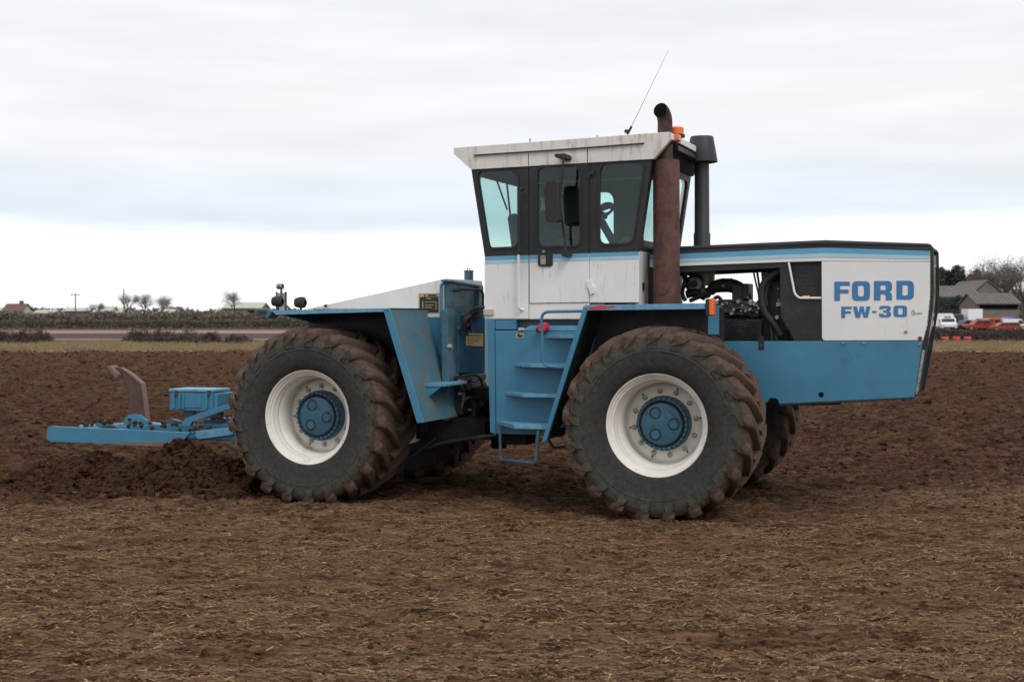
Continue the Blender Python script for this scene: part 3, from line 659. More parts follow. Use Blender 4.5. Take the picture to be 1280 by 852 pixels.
plate('mirror', [(681, 228), (683.5, 225.6), (695, 225), (698, 227), (699.4, 275), (697, 277.6), (684.5, 277.5), (681.8, 274.5), (679.6, 240)], YC - .36, .09, 'rubber', parent=mr_, bevel=.02)
plate('tail_lamp', [(605, 386), (617, 386), (617, 394), (605, 394)], YC - .004, .01, 'cream', out=.02, bevel=.004)
c = PY(803.8, 358, -.75); MB().box(XF, XF + .012, c.y - .03, c.y + .03, c.z - .04, c.z + .04).build('latch', M['black'], tractor)
# interior
hp = PY(684, 322, 0); xs = hp.x; zs = hp.z - .12
seat = MB(); seat.box(xs - .22, xs + .28, -.26, .26, zs - .12, zs); seat = seat.build('driver_seat', M['seat'], tractor, .04)
mm = Matrix.Translation((xs - .25, 0, zs - .04)) @ Matrix.Rotation(R(-8), 4, 'Y')
mb = MB(); mb.box(-.07, .07, -.24, .24, 0, .66, mm); mb.build('backrest', M['seat'], seat, .05)
MB().box(xs - .2, xs + .2, -.2, .2, zb + .03, zs - .121).build('seat_box', M['seat'], seat)
c = PY(748, 270, 0); ax = Vector((-.5, 0, .86)).normalized(); e1 = Vector((0, 1, 0)); e2 = ax.cross(e1)
SWC = c.copy()
def rimpt(a, rr_=.19): return SWC + (e1 * math.cos(R(a)) - e2 * math.sin(R(a))) * rr_     # 90 degrees = front edge
sw = MB().tube([rimpt(k * 12) for k in range(31)], .017, 8, cap=False)
for k in range(3): sw.tube([c, rimpt(k * 120 + 30, .18)], .014, 6)
sw = sw.build('steering_wheel', M['seat'], tractor)
MB().tube([c, c - ax * .6], .045, 10).build('steering_column', M['seat'], sw)
zd = PY(790, 303, YC + .4).z
mb = MB(); mb.prism([(XF - .42, zb), (XF - .05, zb), (XF - .05, zd + .02), (XF - .18, zd + .05), (XF - .36, zd - .10)], YC + .1, YF - .1); mb.build('dashboard', M['seat'], tractor, .02)

# ---------------- exhaust and intake stacks
YE = -.74; c0 = PY(833, 378, YE); c1 = PY(832.8, 199.5, YE); c2 = PY(831.5, 150, YE)
rr = (PY(850, 290, YE) - PY(816, 290, YE)).length / 2 * .955
ex = MB().lathe([(.001, c0.z - .02), (rr * 1.0, c0.z - .02), (rr, c0.z + .03), (rr, c1.z - .03), (rr * .97, c1.z - .008), (rr * .60, c1.z)], axis='Z', c=(c1.x, c1.y, 0), n=40).build('exhaust_silencer', M['exhaust'], tractor)
r2 = rr * .56; cz = c2.z + .0
path = [Vector((c1.x - .01, c1.y, c1.z - .02)), Vector((c1.x - .012, c1.y, cz - .12))]
for k in range(7):
    a = R(k * 14); path.append(Vector((c1.x - .012, c1.y, cz - .03)) + Vector((-.22, -.975, 0)) * (.12 * (1 - math.cos(a))) + Vector((0, 0, .12 * math.sin(a))))
MB().tube(path, r2, 24, cap=False).build('exhaust_pipe', M['exhaust_dark'], ex)
e_ = path[-1]; dn = (path[-1] - path[-2]).normalized()
MB().tube([e_ - dn * .035, e_ + dn * .002], [r2 * 1.01, r2 * .985], 24).build('pipe_opening', M['soot_hole_dark'], ex)
c = PY(824, 183, YE); plate('exhaust_bracket', [(810, 181), (826, 179.5), (826, 188), (811, 187.5)], YE - .02, .04, 'black', parent=ex)
MB().lathe([(r2 * 1.06, c.z - .02), (r2 * 1.06, c.z + .03)], axis='Z', c=(c1.x - .012, c1.y, 0), n=24).build('pipe_clamp', M['exhaust_dark'], ex)
c = PY(833, 362, YE); MB().lathe([(.001, -rr - .012), (.05, -rr - .012), (.055, -rr + .02)], c=(c1.x, c1.y, c.z), n=20).build('silencer_port', M['exhaust'], ex)
YN = .42; a = PY(877.5, 306, YN); b = PY(877, 203, YN); t_ = PY(875.5, 171, YN); q = (PY(886.4, 250, YN) - PY(868, 250, YN)).length / 2
st = MB().lathe([(.001, a.z - .25), (q * 1.12, a.z - .25), (q * 1.12, a.z + .12), (q, a.z + .14), (q * .96, b.z + .05)], axis='Z', c=(a.x, YN, 0), n=32).build('intake_stack', M['stack_black'], tractor)
MB().lathe([(.001, b.z - .01), (q * 1.5, b.z - .01), (q * 2.08, b.z + .0), (q * 2.1, b.z + .015), (q * 1.55, t_.z - .01), (q * 1.5, t_.z), (.001, t_.z + .01)], axis='Z', c=(a.x, YN, 0), n=36).build('intake_cap', M['stack_black'], st)

# ---------------- bonnet
YH = -.56; YG = .56
def both(name, pts, t, m, holes=(), parent=None, bevel=0, off=0):
    """the same panel on the near and the far side of the bonnet"""
    o = plate(name, pts, YH - off, t, m, holes, parent, bevel)
    q = XZ(pts, YH - off); mb = MB(); mb.prism(q, YG + off - t, YG + off, [XZ(h, YH - off) for h in holes]); mb.build(name, M[m], parent or tractor, bevel); return o
UP = lambda px: (307.8 + (px - 849.6) * (299.8 - 307.8) / 182) if px < 1031.4 else (299.8 + (px - 1031.4) * (304.2 - 299.8) / 131.3)
LO = lambda px, o_: UP(px) + o_
top = [(812, 309.4), (849.6, 307.8), (1031.4, 299.8), (1162.7, 304.2)]
prof = XZ(top + [(1163, 309), (1031.4, 306.4), (849.6, 314), (812, 315.6)], YH)
bonnet = MB(); bonnet.prism(prof, YH - .008, YG + .008); bonnet = bonnet.build('bonnet', M['stack_black'], tractor, .022, label='long white bonnet with black top and blue stripes')
both('bonnet_top_edge', [(812, 314.6), (849.6, 313), (1031.4, 305.4), (1163, 308.2), (1163, 313.4), (1031.4, 309.2), (849.6, 316.8), (812, 318.4)], .03, 'stack_black', parent=bonnet, off=.006)
both('side_rail', [(812, 318.4), (849.6, 316.8), (1031.4, 309.2), (1162.6, 313.4), (1162.8, 327), (1027, 326.3), (983.6, 327.4), (850, 332.5), (812, 334)], .03, 'white', parent=bonnet, bevel=.003)
plate('blue_stripe', [(812, 318.5), (849.6, 316.9), (1031.4, 309.3), (1162.2, 313.5), (1162.2, 319.3), (1031.4, 316.2), (849.6, 323.2), (812, 324.8)], YH - .004, .003, 'stripe_blue', parent=bonnet)
plate('pale_stripe', [(812, 324.9), (849.6, 323.3), (1031.4, 316.3), (1162.2, 319.4), (1162.2, 324.0), (1031.4, 321.4), (849.6, 327.6), (812, 329)], YH - .004, .003, 'stripe_pale', parent=bonnet)
both('side_panel', [(1027, 326.8), (1162.8, 327.4), (1162.6, 370), (1158.6, 407), (1154, 425), (1031, 425.4), (1028.6, 424.4), (1027.4, 422)], .03, 'white', parent=bonnet, bevel=.003)
for b_ in ((1141.8, 411), (1131, 420)): pass
both('under_rail', [(812, 334.3), (850, 332.8), (983.8, 327.8), (984, 334), (850, 340.5), (812, 342)], .04, 'black', parent=bonnet, off=-.015)
notch = [(986.5, 329), (1025.6, 328), (1025.6, 371.5), (998.6, 371.8), (995, 369), (992.6, 366)]
both('radiator_panel', [(975, 334), (985.5, 327.6), (1027, 327), (1027.2, 425.2), (993, 425.2), (976, 395)], .02, 'black', holes=[notch], parent=bonnet, off=-.02)
plate('side_screen', [(984, 327), (1027, 327), (1027, 374), (994, 374)], YH + .06, .01, 'engine_dark', parent=bonnet)
tubep('screen_trim', pp([(985.8, 328), (993.3, 367), (998.5, 372.4), (1026.4, 372.4)], YH + .005), .012, 'white', parent=bonnet, fil=.05, n=8)
plate('sticker', [(1003, 369.5), (1012, 369.2), (1012, 371.2), (1003, 371.4)], YH + .055, .003, 'yellow', parent=bonnet)
# black nose frame and grille
NF = [(1162.9, 304.4), (1166.6, 310), (1167.6, 360), (1166.4, 385), (1160.6, 421), (1158.4, 437), (1148, 493), (1143.6, 497), (1152.8, 434), (1155, 423), (1159.6, 407), (1163, 372), (1163.2, 327)]
both('nose_edge', NF, .05, 'black', parent=bonnet, off=.003)
gx = XZ([(1163, 312), (1164.5, 345), (1163.4, 385), (1158.4, 420), (1153, 440), (1144.5, 492)], YH)
for i in range(26):
    t = (i + .5) / 26; zt_, zl = gx[0][1], gx[-1][1] + .05; z = zt_ + (zl - zt_) * t
    for k in range(len(gx) - 1):
        if gx[k][1] >= z >= gx[k + 1][1]: u = (gx[k][1] - z) / (gx[k][1] - gx[k + 1][1]); x = gx[k][0] + (gx[k + 1][0] - gx[k][0]) * u
    if i == 0:
        me = MB().box(-.02, .02, YH + .05, YG - .05, -.012, .012).mesh('grille_slat')
    o = link('grille_slat', me, M['black'], bonnet); o.location = (x - .075, 0, z)
MB().box(gx[3][0] - .5, gx[3][0] - .42, YH + .04, YG - .04, gx[-1][1] + .1, gx[0][1] - .12).build('radiator', M['engine_dark'], bonnet)
sk = both('skirt', [(858, 426.4), (1153, 425.9), (1152, 436), (1143, 496.5), (974, 504.6), (966, 503), (900, 503), (858, 470)], .03, 'blue', off=.006, bevel=.005)
mb = MB(); z0 = PY(1100, 498.5, YH).z; mb.box(PY(974, 500, YH).x, PY(1140, 496, YH).x, YH + .03, YG - .03, z0, z0 + .02); mb.build('skirt_floor', M['black_matt'], tractor)
def disc(name, px, py, y, r_px, m, d=.01, parent=None, n=14):
    c = PY(px, py, y); r = r_px / 128.
    return MB().lathe([(.001, -d), (r * .8, -d), (r, -d * .4), (r, .004)], c=tuple(c), n=n).build(name, M[m], parent or tractor)
plate('skirt_edge', [(974, 504.8), (1143.2, 496.6), (1143, 498.4), (974, 506.8)], YH - .008, .02, 'black')
plate('skirt_edge', [(980, 504.6), (1050, 501.8), (1050, 505.4), (980, 507)], YH + .05, .1, 'black_matt')
plate('corner_plate', [(1152.8, 437), (1156.4, 438), (1148, 489), (1145.2, 494), (1144, 492)], YH - .012, .03, 'alu', parent=bonnet, bevel=.003)
disc('drain_hole', 1026.5, 493, YH - .008, 3.4, 'soot_hole_dark', .001)  # black disc painted as the shade inside the hole
for a_, b_ in ((1054, 429), (1079.6, 429), (1150, 429.8), (1132.5, 414.6), (1150, 422.6)): disc('bolt', a_, b_, YH - .008 if b_ > 425 else YH - .001, 2.0 if b_ != 422.6 else 2.6, 'steel' if b_ != 422.6 else 'rust', .012)
plate('clip', [(948, 420), (955, 420), (955, 437), (948, 437)], YH - .012, .02, 'black', bevel=.003)
disc('bolt', 951.5, 432, YH - .014, 1.6, 'rust')
plate('skirt_notch', [(960, 500.5), (963, 497), (969, 497), (973, 500), (974, 505), (960, 505)], YH - .009, .003, 'soot_hole_dark')  # black plate painted as the shade in the skirt's cut-out

# lettering on the bonnet side
def glyph(name, outer, holes, x0, y0, x1, y1, slope=0):
    """shape in a unit box (y down) put into the box x0..x1, y0..y1 of the side panel"""
    f = lambda p: (x0 + p[0] * (x1 - x0), y0 + p[1] * (y1 - y0))
    plate('letter', [f(p) for p in outer], YH - .004, .003, 'letter', holes=[[f(p) for p in h] for h in holes], parent=bonnet)
def rb(x0, y0, x1, y1, rx, ry, n=4, corners='1111'):
    o = []
    for ci, (cx, cy, a0, sx, sy) in enumerate(((x1 - rx, y0 + ry, -90, x1, y0), (x1 - rx, y1 - ry, 0, x1, y1), (x0 + rx, y1 - ry, 90, x0, y1), (x0 + rx, y0 + ry, 180, x0, y0))):
        if corners[ci] == '1':
            for k in range(n + 1):
                a = R(a0 + 90 * k / n); o.append((cx + rx * math.cos(a), cy + ry * math.sin(a)))
        else: o.append((sx, sy))
    return o
gF = ([(0, 0), (1, 0), (1, .22), (.36, .22), (.36, .41), (.93, .41), (.93, .61), (.36, .61), (.36, 1), (0, 1)], [])
gO = (rb(0, 0, 1, 1, .24, .22), [rb(.33, .22, .67, .78, .10, .09)])
gD = (rb(0, 0, 1, 1, .26, .24, corners='1100'), [rb(.34, .22, .66, .78, .12, .10, corners='1100')])
gR = ([(0, 0)] + [(.80, 0), (.92, .05), (1, .17), (1, .42), (.95, .52), (.86, .57), (.97, .64), (1, .74), (1, 1), (.66, 1), (.66, .78), (.60, .69), (.36, .69), (.36, 1), (0, 1)], [rb(.36, .22, .66, .47, .08, .07, corners='1100')])
gW = ([(0, 0), (.23, 0), (.31, .62), (.40, 0), (.60, 0), (.69, .62), (.77, 0), (1, 0), (.84, 1), (.60, 1), (.50, .42), (.40, 1), (.16, 1)], [])
g3 = ([(.02, .30), (.02, .18), (.10, .05), (.24, 0), (.78, 0), (.92, .06), (.98, .18), (.98, .36), (.86, .49), (1, .60), (1, .82), (.93, .94), (.78, 1), (.22, 1), (.07, .94), (0, .82), (0, .68), (.33, .68), (.35, .78), (.62, .78), (.66, .72), (.66, .64), (.60, .58), (.34, .58), (.34, .40), (.60, .40), (.65, .35), (.65, .27), (.60, .22), (.38, .22), (.34, .30)], [])
gH = ([(0, 0), (1, 0), (1, 1), (0, 1)], [])
for g, b_ in ((gF, (1043, 351.8, 1062.2, 375.9)), (gO, (1065, 351.3, 1087.4, 375.7)), (gR, (1092.5, 351, 1115, 375.2)), (gD, (1120.6, 350.8, 1142.4, 374.3)),
              (gF, (1051.7, 383, 1064.7, 397.2)), (gW, (1066.2, 382.8, 1088.2, 396.9)), (gH, (1090.3, 388.4, 1095.6, 390.9)), (g3, (1098.8, 382, 1113.8, 396.4)), (gO, (1117, 381.7, 1133.8, 396.1))):
    glyph('letter', g[0], g[1], *b_)
pts = [(1139, 392), (1141.5, 387.5), (1143, 391.5), (1140, 392.8), (1144, 392.5), (1146, 390.8), (1147, 392.8), (1149, 390.6), (1150.5, 392.6), (1152.5, 390)]
MB().tube(smooth_path([PY(a, b, YH - .002) for a, b in pts], 3), .003, 4).build('scribble', M['alu'], bonnet)

# ---------------- engine
eng = MB(); A = PY(852, 424, -.25); B = PY(950, 376, -.25)
eng.box(A.x - .5, B.x, -.25, .25, 1.05, B.z - .02); eng = eng.build('engine', M['engine_dark'], tractor, .02, label='black greasy engine seen under the bonnet')
a = PY(896, 397, -.36); b = PY(950, 377, -.36)
vc = MB(); nx_ = 14
for k in range(nx_):       # manifold and pipes over the block: knobbly castings
    u = k / (nx_ - 1); x = a.x + (b.x - a.x) * u; q = rnd.uniform
    vc.box(x - .035, x + .035, -.38 + q(-.02, .02), -.15, a.z + q(0, .03), b.z + q(-.03, .02))
    vc.tube([(x, -.39, a.z + q(.02, .12)), (x + q(-.05, .05), -.37, b.z + q(-.02, .03))], q(.012, .022), 7)
vc.tube(smooth_path([(a.x - .05, -.4, a.z + .09), (a.x + .12, -.42, a.z + .06), (a.x + .25, -.40, a.z + .10), (b.x, -.41, a.z + .05)], 5), .02, 8)
vc.tube(smooth_path([(a.x - .05, -.38, a.z + .16), (a.x + .15, -.40, a.z + .18), (b.x, -.40, a.z + .12)], 5), .014, 8)
vc.build('cylinder_heads', M['engine'], eng, .006)
vc = MB()
for k in range(26):
    x = a.x + (b.x - a.x) * rnd.random(); z = a.z + (b.z - a.z) * rnd.uniform(.2, 1.05); r_ = rnd.uniform(.008, .024)
    vc.lathe([(.001, -.43), (r_, -.43), (r_, -.36)], c=(x, 0, z), n=7, sharp=True)
vc.build('engine_bolt', M['alu'], eng)
# guard of expanded metal below
g0 = PY(896, 424.5, -.50); g1 = PY(950, 399, -.50)
gd = MB()
for k in range(9):
    z = g0.z + (g1.z - g0.z) * k / 8; gd.tube([(g0.x - .02, -.50, z + .02), (g1.x, -.50, z - .03)], .006, 5)
for k in range(14):
    x = g0.x + (g1.x - g0.x) * k / 13; gd.tube([(x, -.50, g0.z), (x + .02, -.50, g1.z)], .005, 5)
gd.build('engine_guard', M['black'], eng)
MB().box(g0.x, g1.x, -.46, -.26, g0.z, g1.z).build('sump_side', M['engine_dark'], eng)
# turbo and air pipe: dark lump with two bosses
e1_ = [PY(a_, b_, -.1) for a_, b_ in ((887, 366), (893, 359), (905, 356.5), (918, 358), (928, 365), (932, 377))]
MB().tube(smooth_path(e1_, 5), [.045 + .03 * math.sin(min(1, i / 10) * math.pi / 2) for i in range(26)], 18).build('air_manifold', M['rubber'], eng)
for px in (904, 914):
    c = PY(px, 349, -.12); MB().tube([c - Vector((0, 0, .04)), c + Vector((0, 0, .012))], .014, 8).build('manifold_stud', M['engine_dark'], eng)
disc('manifold_plate', 904, 357, -.18, 2.2, 'alu', .01, eng)
a = PY(917, 372, -.1); MB().box(a.x - .0, a.x + .13, -.2, .1, a.z - .1, a.z + .14).build('charge_cooler', M['engine_dark'], eng, .012)
a = PY(934, 358, -.1); MB().box(a.x - .05, a.x + .03, -.2, .1, a.z - .14, a.z + .03).build('bracket', M['engine_dark'], eng, .01)
# air cleaner drum and pulley
c = PY(882, 343, .1); MB().lathe([(.001, c.z - .12), (.10, c.z - .12), (.10, c.z + .01), (.115, c.z + .015), (.115, c.z + .04), (.10, c.z + .045), (.001, c.z + .05)], axis='Z', c=(c.x, .1, 0), n=28).build('air_cleaner', M['cream'], eng)
c = PY(869, 355, -.15); pu = MB().lathe([(.001, -.03), (.075, -.03), (.085, -.01), (.085, .03), (.001, .03)], c=tuple(c), n=32).build('turbocharger', M['alu'], eng)
MB().lathe([(.085, -.035), (.105, -.03), (.105, .05), (.085, .055)], c=tuple(c), n=32).build('clamp_ring', M['engine_dark'], pu)
MB().lathe([(.001, -.12), (.03, -.12), (.035, -.02)], c=tuple(c), n=16).build('compressor_nose', M['engine_dark'], pu)
c = PY(878, 366, -.2); MB().lathe([(.001, -.06), (.05, -.05), (.06, .0), (.06, .2)], c=tuple(c), n=18).build('oil_filter', M['engine'], eng)
for l_, r_, y_ in (([(854, 340), (856, 352), (853, 366), (857, 376)], .022, -.3), ([(858, 368), (870, 366), (882, 371)], .045, -.2), ([(862, 376), (874, 371), (890, 364)], .022, -.3),
                   ([(857, 345), (862, 352), (860, 362)], .012, -.35), ([(889, 377), (897, 371), (903, 377)], .02, -.3)):
    MB().tube(smooth_path(pp(l_, y_), 5), r_, 10).build('engine_hose', M['engine_dark'], eng)
# fan end: shroud bracket, hoses
fs0 = PY(943, 360, -.3)
for l_, r_, y_ in (([(982, 334), (960, 348), (952, 364), (955, 388), (968, 405), (977, 419)], .038, -.45), ([(975, 340), (962, 352), (957, 368), (958, 382)], .022, -.42), ([(966, 395), (964, 410), (965, 425)], .018, -.44), ([(971, 398), (970, 412), (971, 425)], .02, -.44),
                   ([(941.5, 334), (943, 345), (949, 371)], .010, -.40), ([(946, 338), (948, 350), (950, 366)], .012, -.35)):
    MB().tube(smooth_path(pp(l_, y_), 5), r_, 10).build('coolant_hose', M['rubber'], eng)
plate('fan_shroud', [(958, 338), (975, 334), (984, 340), (984, 425), (952, 425), (952, 400), (957, 380), (962, 350)], -.30, .5, 'engine_dark', parent=eng)
plate('alternator_bracket', [(951, 340), (970, 339), (968, 350), (952, 352)], -.36, .1, 'engine', parent=eng, bevel=.01)
plate('hose_clamp', [(970, 378), (981, 376), (981, 381), (970, 383)], -.42, .04, 'alu', parent=eng)
disc('pulley_bolt', 971.5, 396.5, -.47, 3, 'alu', .03, eng)
for a_, b_ in ((973, 361), (973.5, 375), (935, 372)): disc('pulley_bolt', a_, b_, -.40, 1.5, 'alu', .02, eng)
MB().box(PY(813, 360, YH).x, PY(824, 360, YH).x, YH + .02, YG - .02, 1.1, PY(830, 335, YH).z).build('firewall', M['black'], tractor)
MB().box(XF + .0, PY(813, 360, YH).x + .02, YH + .03, YG - .03, zbf - .3, PY(830, 318, YH).z).build('cowl', M['black'], tractor)

# ---------------- rear section
YR = -.56; XP = PY(558, 400, YR).x             # its front plate stands at x = XP
plate('fuel_tank_cover', [(557.6, 348), (559, 396.2), (450, 398), (378, 391), (378, 387.4)], YR, 1.12, 'white', bevel=.006, label='white wedge-shaped tank cover')
plate('rear_frame_side', [(559, 396.4), (562, 530), (590, 530), (480, 534), (440, 470), (440, 398)][:1] + [(562, 528), (470, 534), (430, 470), (430, 398)], YR, 1.12, 'blue', bevel=.005)
zt_ = PX(560, 350, XP).z; mb = MB(); q0 = PX(558.3, 349.6, XP + .01); q1 = PX(605, 356, XP + .01); q2 = PX(603, 526, XP + .01)
yfar = q1.y
def xplate(name, pts, x, t, m, parent=None, bevel=0, holes=()):
    """plate on a crosswise plane, facing forwards"""
    f = lambda l: [(p.y, p.z) for p in (PX(a, b, x) for a, b in l)]
    mb = MB(); mb.prism(f(pts), 0, 1, [f(h) for h in holes], f=lambda y, z, d: Vector((x - d * t, y, z))); return mb.build(name, M[m], parent or tractor, bevel)
fp = xplate('tower_plate', [(558.3, 349.6), (604, 357), (604, 398), (573, 394), (573, 522), (559.5, 526)], XP + .03, .03, 'blue_teal', bevel=.004)
xplate('tower_rim', [(558.3, 349.2), (604, 356.6), (604, 359), (558.3, 351.8)], XP + .07, .07, 'blue_teal', parent=fp, bevel=.004)
xplate('tower_post', [(599, 357), (604.4, 358), (604.4, 398), (599, 397)], XP + .075, .05, 'blue_teal', parent=fp, bevel=.004)
xplate('tower_box', [(573.5, 393), (606.5, 396), (606.5, 468), (573.5, 466)], XP + .12, .12, 'blue_deep', bevel=.01)
xplate('tower_side_post', [(559.5, 386), (567, 386), (574, 394), (575, 522), (561, 526)], XP + .10, .08, 'blue_teal', parent=fp, bevel=.012)
sy = xplate('warning_sticker', [(582.6, 416.2), (603.6, 416.8), (603.6, 432.6), (582.6, 431.6)], XP + .124, .003, 'yellow')
for yy, x0, x1 in ((418.2, 584, 602), (421.5, 584.5, 601), (423.6, 584.5, 602), (425.7, 584.5, 599), (428.6, 584.5, 593)):
    xplate('sticker_print', [(x0, yy), (x1, yy + .3), (x1, yy + (1.9 if yy < 420 else 1.0)), (x0, yy + (1.7 if yy < 420 else .8))], XP + .126, .002, 'ink', parent=sy)
wp = plate('warning_sign', [(523.4, 366.6), (548.8, 366), (549, 391), (523.4, 392)], YR - .006, .004, 'yellow_dull', bevel=0)
plate('sign_black', [(524.6, 371.2), (547.8, 370.7), (548, 390), (524.6, 390.9)], YR - .009, .002, 'ink', parent=wp)
plate('sign_print', [(529.6, 370.4), (531, 367.6), (532.6, 370.3)], YR - .009, .002, 'ink', parent=wp)
plate('sign_print', [(535, 368), (545.5, 367.8), (545.5, 370), (535, 370.2)], YR - .009, .002, 'ink', parent=wp)
for l_ in ([(533, 372.6), (539, 372.5), (539, 373.4), (533, 373.5)], [(528, 376), (529, 376), (529, 386), (528, 386)], [(531, 377), (545, 376.6), (545, 377.3), (531, 377.7)], [(544.6, 377), (545.4, 377), (545.4, 387), (544.6, 387)],
           [(531, 381), (542, 380.7), (542, 381.4), (531, 381.7)], [(531, 384), (540, 383.7), (540, 384.5), (531, 384.8)], [(526, 388.6), (536, 388.4), (536, 389.3), (526, 389.5)]):
    plate('sign_print', l_, YR - .011, .0015, 'yellow_dull', parent=wp)
tubep('tank_handle', [PY(557.5, 353.5, YR), PY(551.5, 354.5, YR - .09), PY(551.5, 420, YR - .09), PY(556.5, 422, YR)], .018, 'blue', fil=.04, n=8)
tubep('tower_rail', [PX(567, 364, XP + .05), PX(578, 361.5, XP + .1), PX(600, 362, XP + .12), PX(604, 366, XP + .12), PX(604, 385, XP + .12)], .014, 'rubber', fil=.03, n=8)
c = Vector((XP - .35, .0, 0)); 
cc = PX(586, 355, XP - .25); ck = PX(586, 338, XP - .25)
fl = MB().lathe([(.055, cc.z - .1), (.055, ck.z - .012), (.060, ck.z - .012), (.060, ck.z), (.001, ck.z + .002)], axis='Z', c=(XP - .25, cc.y, 0), n=20).build('breather', M['blue_teal'], tractor)
for s in (-.032, .032): MB().tube([(XP - .25, cc.y + s * 1.3, ck.z), (XP - .25, cc.y + s * 1.3, ck.z + .03)], .005, 5).build('breather_prong', M['rubber'], fl)
hz = [([(606, 384), (595, 385), (586, 392), (580, 402)], .022), ([(606, 388), (597, 390), (590, 397), (583, 408)], .02), ([(605, 393), (596, 395), (588, 402), (588, 412)], .02), ([(590, 392), (583, 399), (578, 404), (572, 412)], .018), ([(585, 396), (588, 404), (584, 412), (584, 418)], .018)]
for l_, r_ in hz: MB().tube(smooth_path([PX(a, b, XP + .17 + .05 * (i % 2)) for i, (a, b) in enumerate(l_)], 5), r_, 8).build('hydraulic_hose', M['rubber'], tractor)
c = PX(563, 433, XP + .12); MB().lathe([(.001, XP + .14), (.02, XP + .14), (.028, XP + .12), (.028, XP + .09)], axis='X', c=(0, c.y, c.z), n=12).build('grease_fitting', M['alu'], tractor)
# valve block and joints below the tower
jb = MB(); q = rnd.uniform
for (a_, b_, c_, e_, dx) in ((575, 472, 596, 494, .16), (578, 496, 592, 516, .20), (590, 474, 606, 520, .10), (576, 470, 608, 474, .18), (594, 500, 606, 526, .25), (575, 518, 608, 530, .12)):
    p0 = PX(a_, b_, XP + dx); p1 = PX(c_, e_, XP + dx); jb.box(XP - .1, XP + dx, min(p0.y, p1.y), max(p0.y, p1.y), min(p0.z, p1.z), max(p0.z, p1.z))
jb = jb.build('steering_valve_block', M['engine_dark'], tractor, .01)
c = PX(585, 483, XP + .17); MB().lathe([(.001, XP + .20), (.045, XP + .20), (.05, XP + .16)], axis='X', c=(0, c.y, c.z), n=18).build('valve_flange', M['exhaust_dark'], jb)
for a_, b_ in ((578, 476), (594, 476), (578, 492), (591, 505), (587, 512), (600, 505), (598, 515)):
    c = PX(a_, b_, XP + .21); MB().lathe([(.001, XP + .235), (.014, XP + .235), (.016, XP + .16)], axis='X', c=(0, c.y, c.z), n=8).build('valve_bolt', M['alu'], jb)
for l_ in ([(577, 470), (590, 468), (600, 472), (604, 490), (603, 515)], [(580, 500), (588, 497), (596, 503), (598, 522)], [(574, 480), (580, 490), (577, 510)]):
    MB().tube(smooth_path([PX(a, b, XP + .24) for a, b in l_], 4), .014, 8).build('hydraulic_hose', M['rubber'], tractor)
tubep('steering_ram', [PY(500, 568, -.75), PY(560, 552, -.75), PY(622, 543.5, -.9)], .024, 'black', fil=.02)
tubep('steering_link', [PY(500, 580, -.78), PY(545, 548, -.78)], .02, 'black', fil=0)
plate('rear_frame_foot', [(520, 526), (578, 522), (606, 527), (606, 545), (560, 556), (520, 548)], -.62, .5, 'black_matt')
# rear mudguard
YQ = -1.56
p0 = PY(342, 388.6, YQ); p1 = PY(484.5, 385.4, YQ)
rm_ = MB().prism([(p0.x, p0.z), (p1.x, p1.z), (p1.x, p1.z - .012), (p0.x, p0.z - .012)], YQ, YR - .005).build('rear_mudguard', M['black'], tractor, 0, label='blue mudguard over the rear wheel')
MB().prism([(p0.x, p0.z + .004), (p1.x + .02, p1.z + .004), (p1.x + .02, p1.z), (p0.x, p0.z)], YQ, YR - .005).build('mudguard_top', M['blue_dirty'], rm_)
plate('mudguard_edge', [(340, 388.6), (485, 385.2), (486.5, 389.5), (345, 393.4)], YQ - .004, .02, 'blue_light', parent=rm_, bevel=.003)
# front panel leaning forward towards its foot, with a narrow return on its outer edge
t0 = PY(485, 385.4, YQ); t1 = PY(527.5, 528.2, YQ)
b0 = (t0.x, YR - .005); zt0, zt1 = t0.z, t1.z
mb = MB(); mb.prism([(t0.x, t0.z), (t1.x, t1.z), (t1.x - .02, t1.z), (t0.x - .02, t0.z)], YQ, YR - .004); mb.build('mudguard_front_panel', M['blue_dirty'], rm_, .003)
mb = MB(); mb.prism([(t0.x - .021, t0.z - .02), (t1.x - .021, t1.z), (t1.x - .03, t1.z), (t0.x - .03, t0.z - .02)], YQ + .01, YR - .004); mb.build('mudguard_lining', M['black'], rm_)
plate('mudguard_edge', [(479, 387), (487, 385.2), (529.5, 528), (521, 528.4)], YQ - .004, .02, 'blue', parent=rm_, bevel=.003)
plate('mudguard_inner_panel', [(392, 386), (484, 385.6), (535, 520), (535, 540), (470, 540), (385, 404)], YR - .10, .02, 'black', parent=rm_)
mb = MB(); pA = PY(345, 391, YQ); pB = PY(384, 405, YR - .11)
mb.add([(pA.x, YQ + .02, pA.z - .01), (pA.x, YR - .11, pA.z - .01), (pA.x + .05, YR - .11, pB.z)], [(0, 1, 2)]); mb.add([(pA.x + .01, YQ + .02, pA.z - .01), (pA.x + .01, YR - .11, pA.z - .01), (pA.x + .06, YR - .11, pB.z)], [(2, 1, 0)]); mb.build('mudguard_gusset', M['blue'], rm_)
# step on that panel
s0 = PY(521, 479, YQ + .35); xs_ = t0.x + (t1.x - t0.x) * (t0.z - s0.z) / (t0.z - t1.z)
mb = MB(); mb.prism([(xs_ - .02, s0.z), (xs_ + .24, s0.z), (xs_ + .24, s0.z - .03), (xs_ - .0, s0.z - .03)], YQ + .35, YR - .01); stp = mb.build('step', M['blue_light'], tractor, .004)
mb = MB(); mb.prism([(xs_ - .02, s0.z - .03), (xs_ + .20, s0.z - .03), (xs_ + .05, s0.z - .14)], YQ + .36, YQ + .375); mb.build('step_bracket', M['blue'], stp)
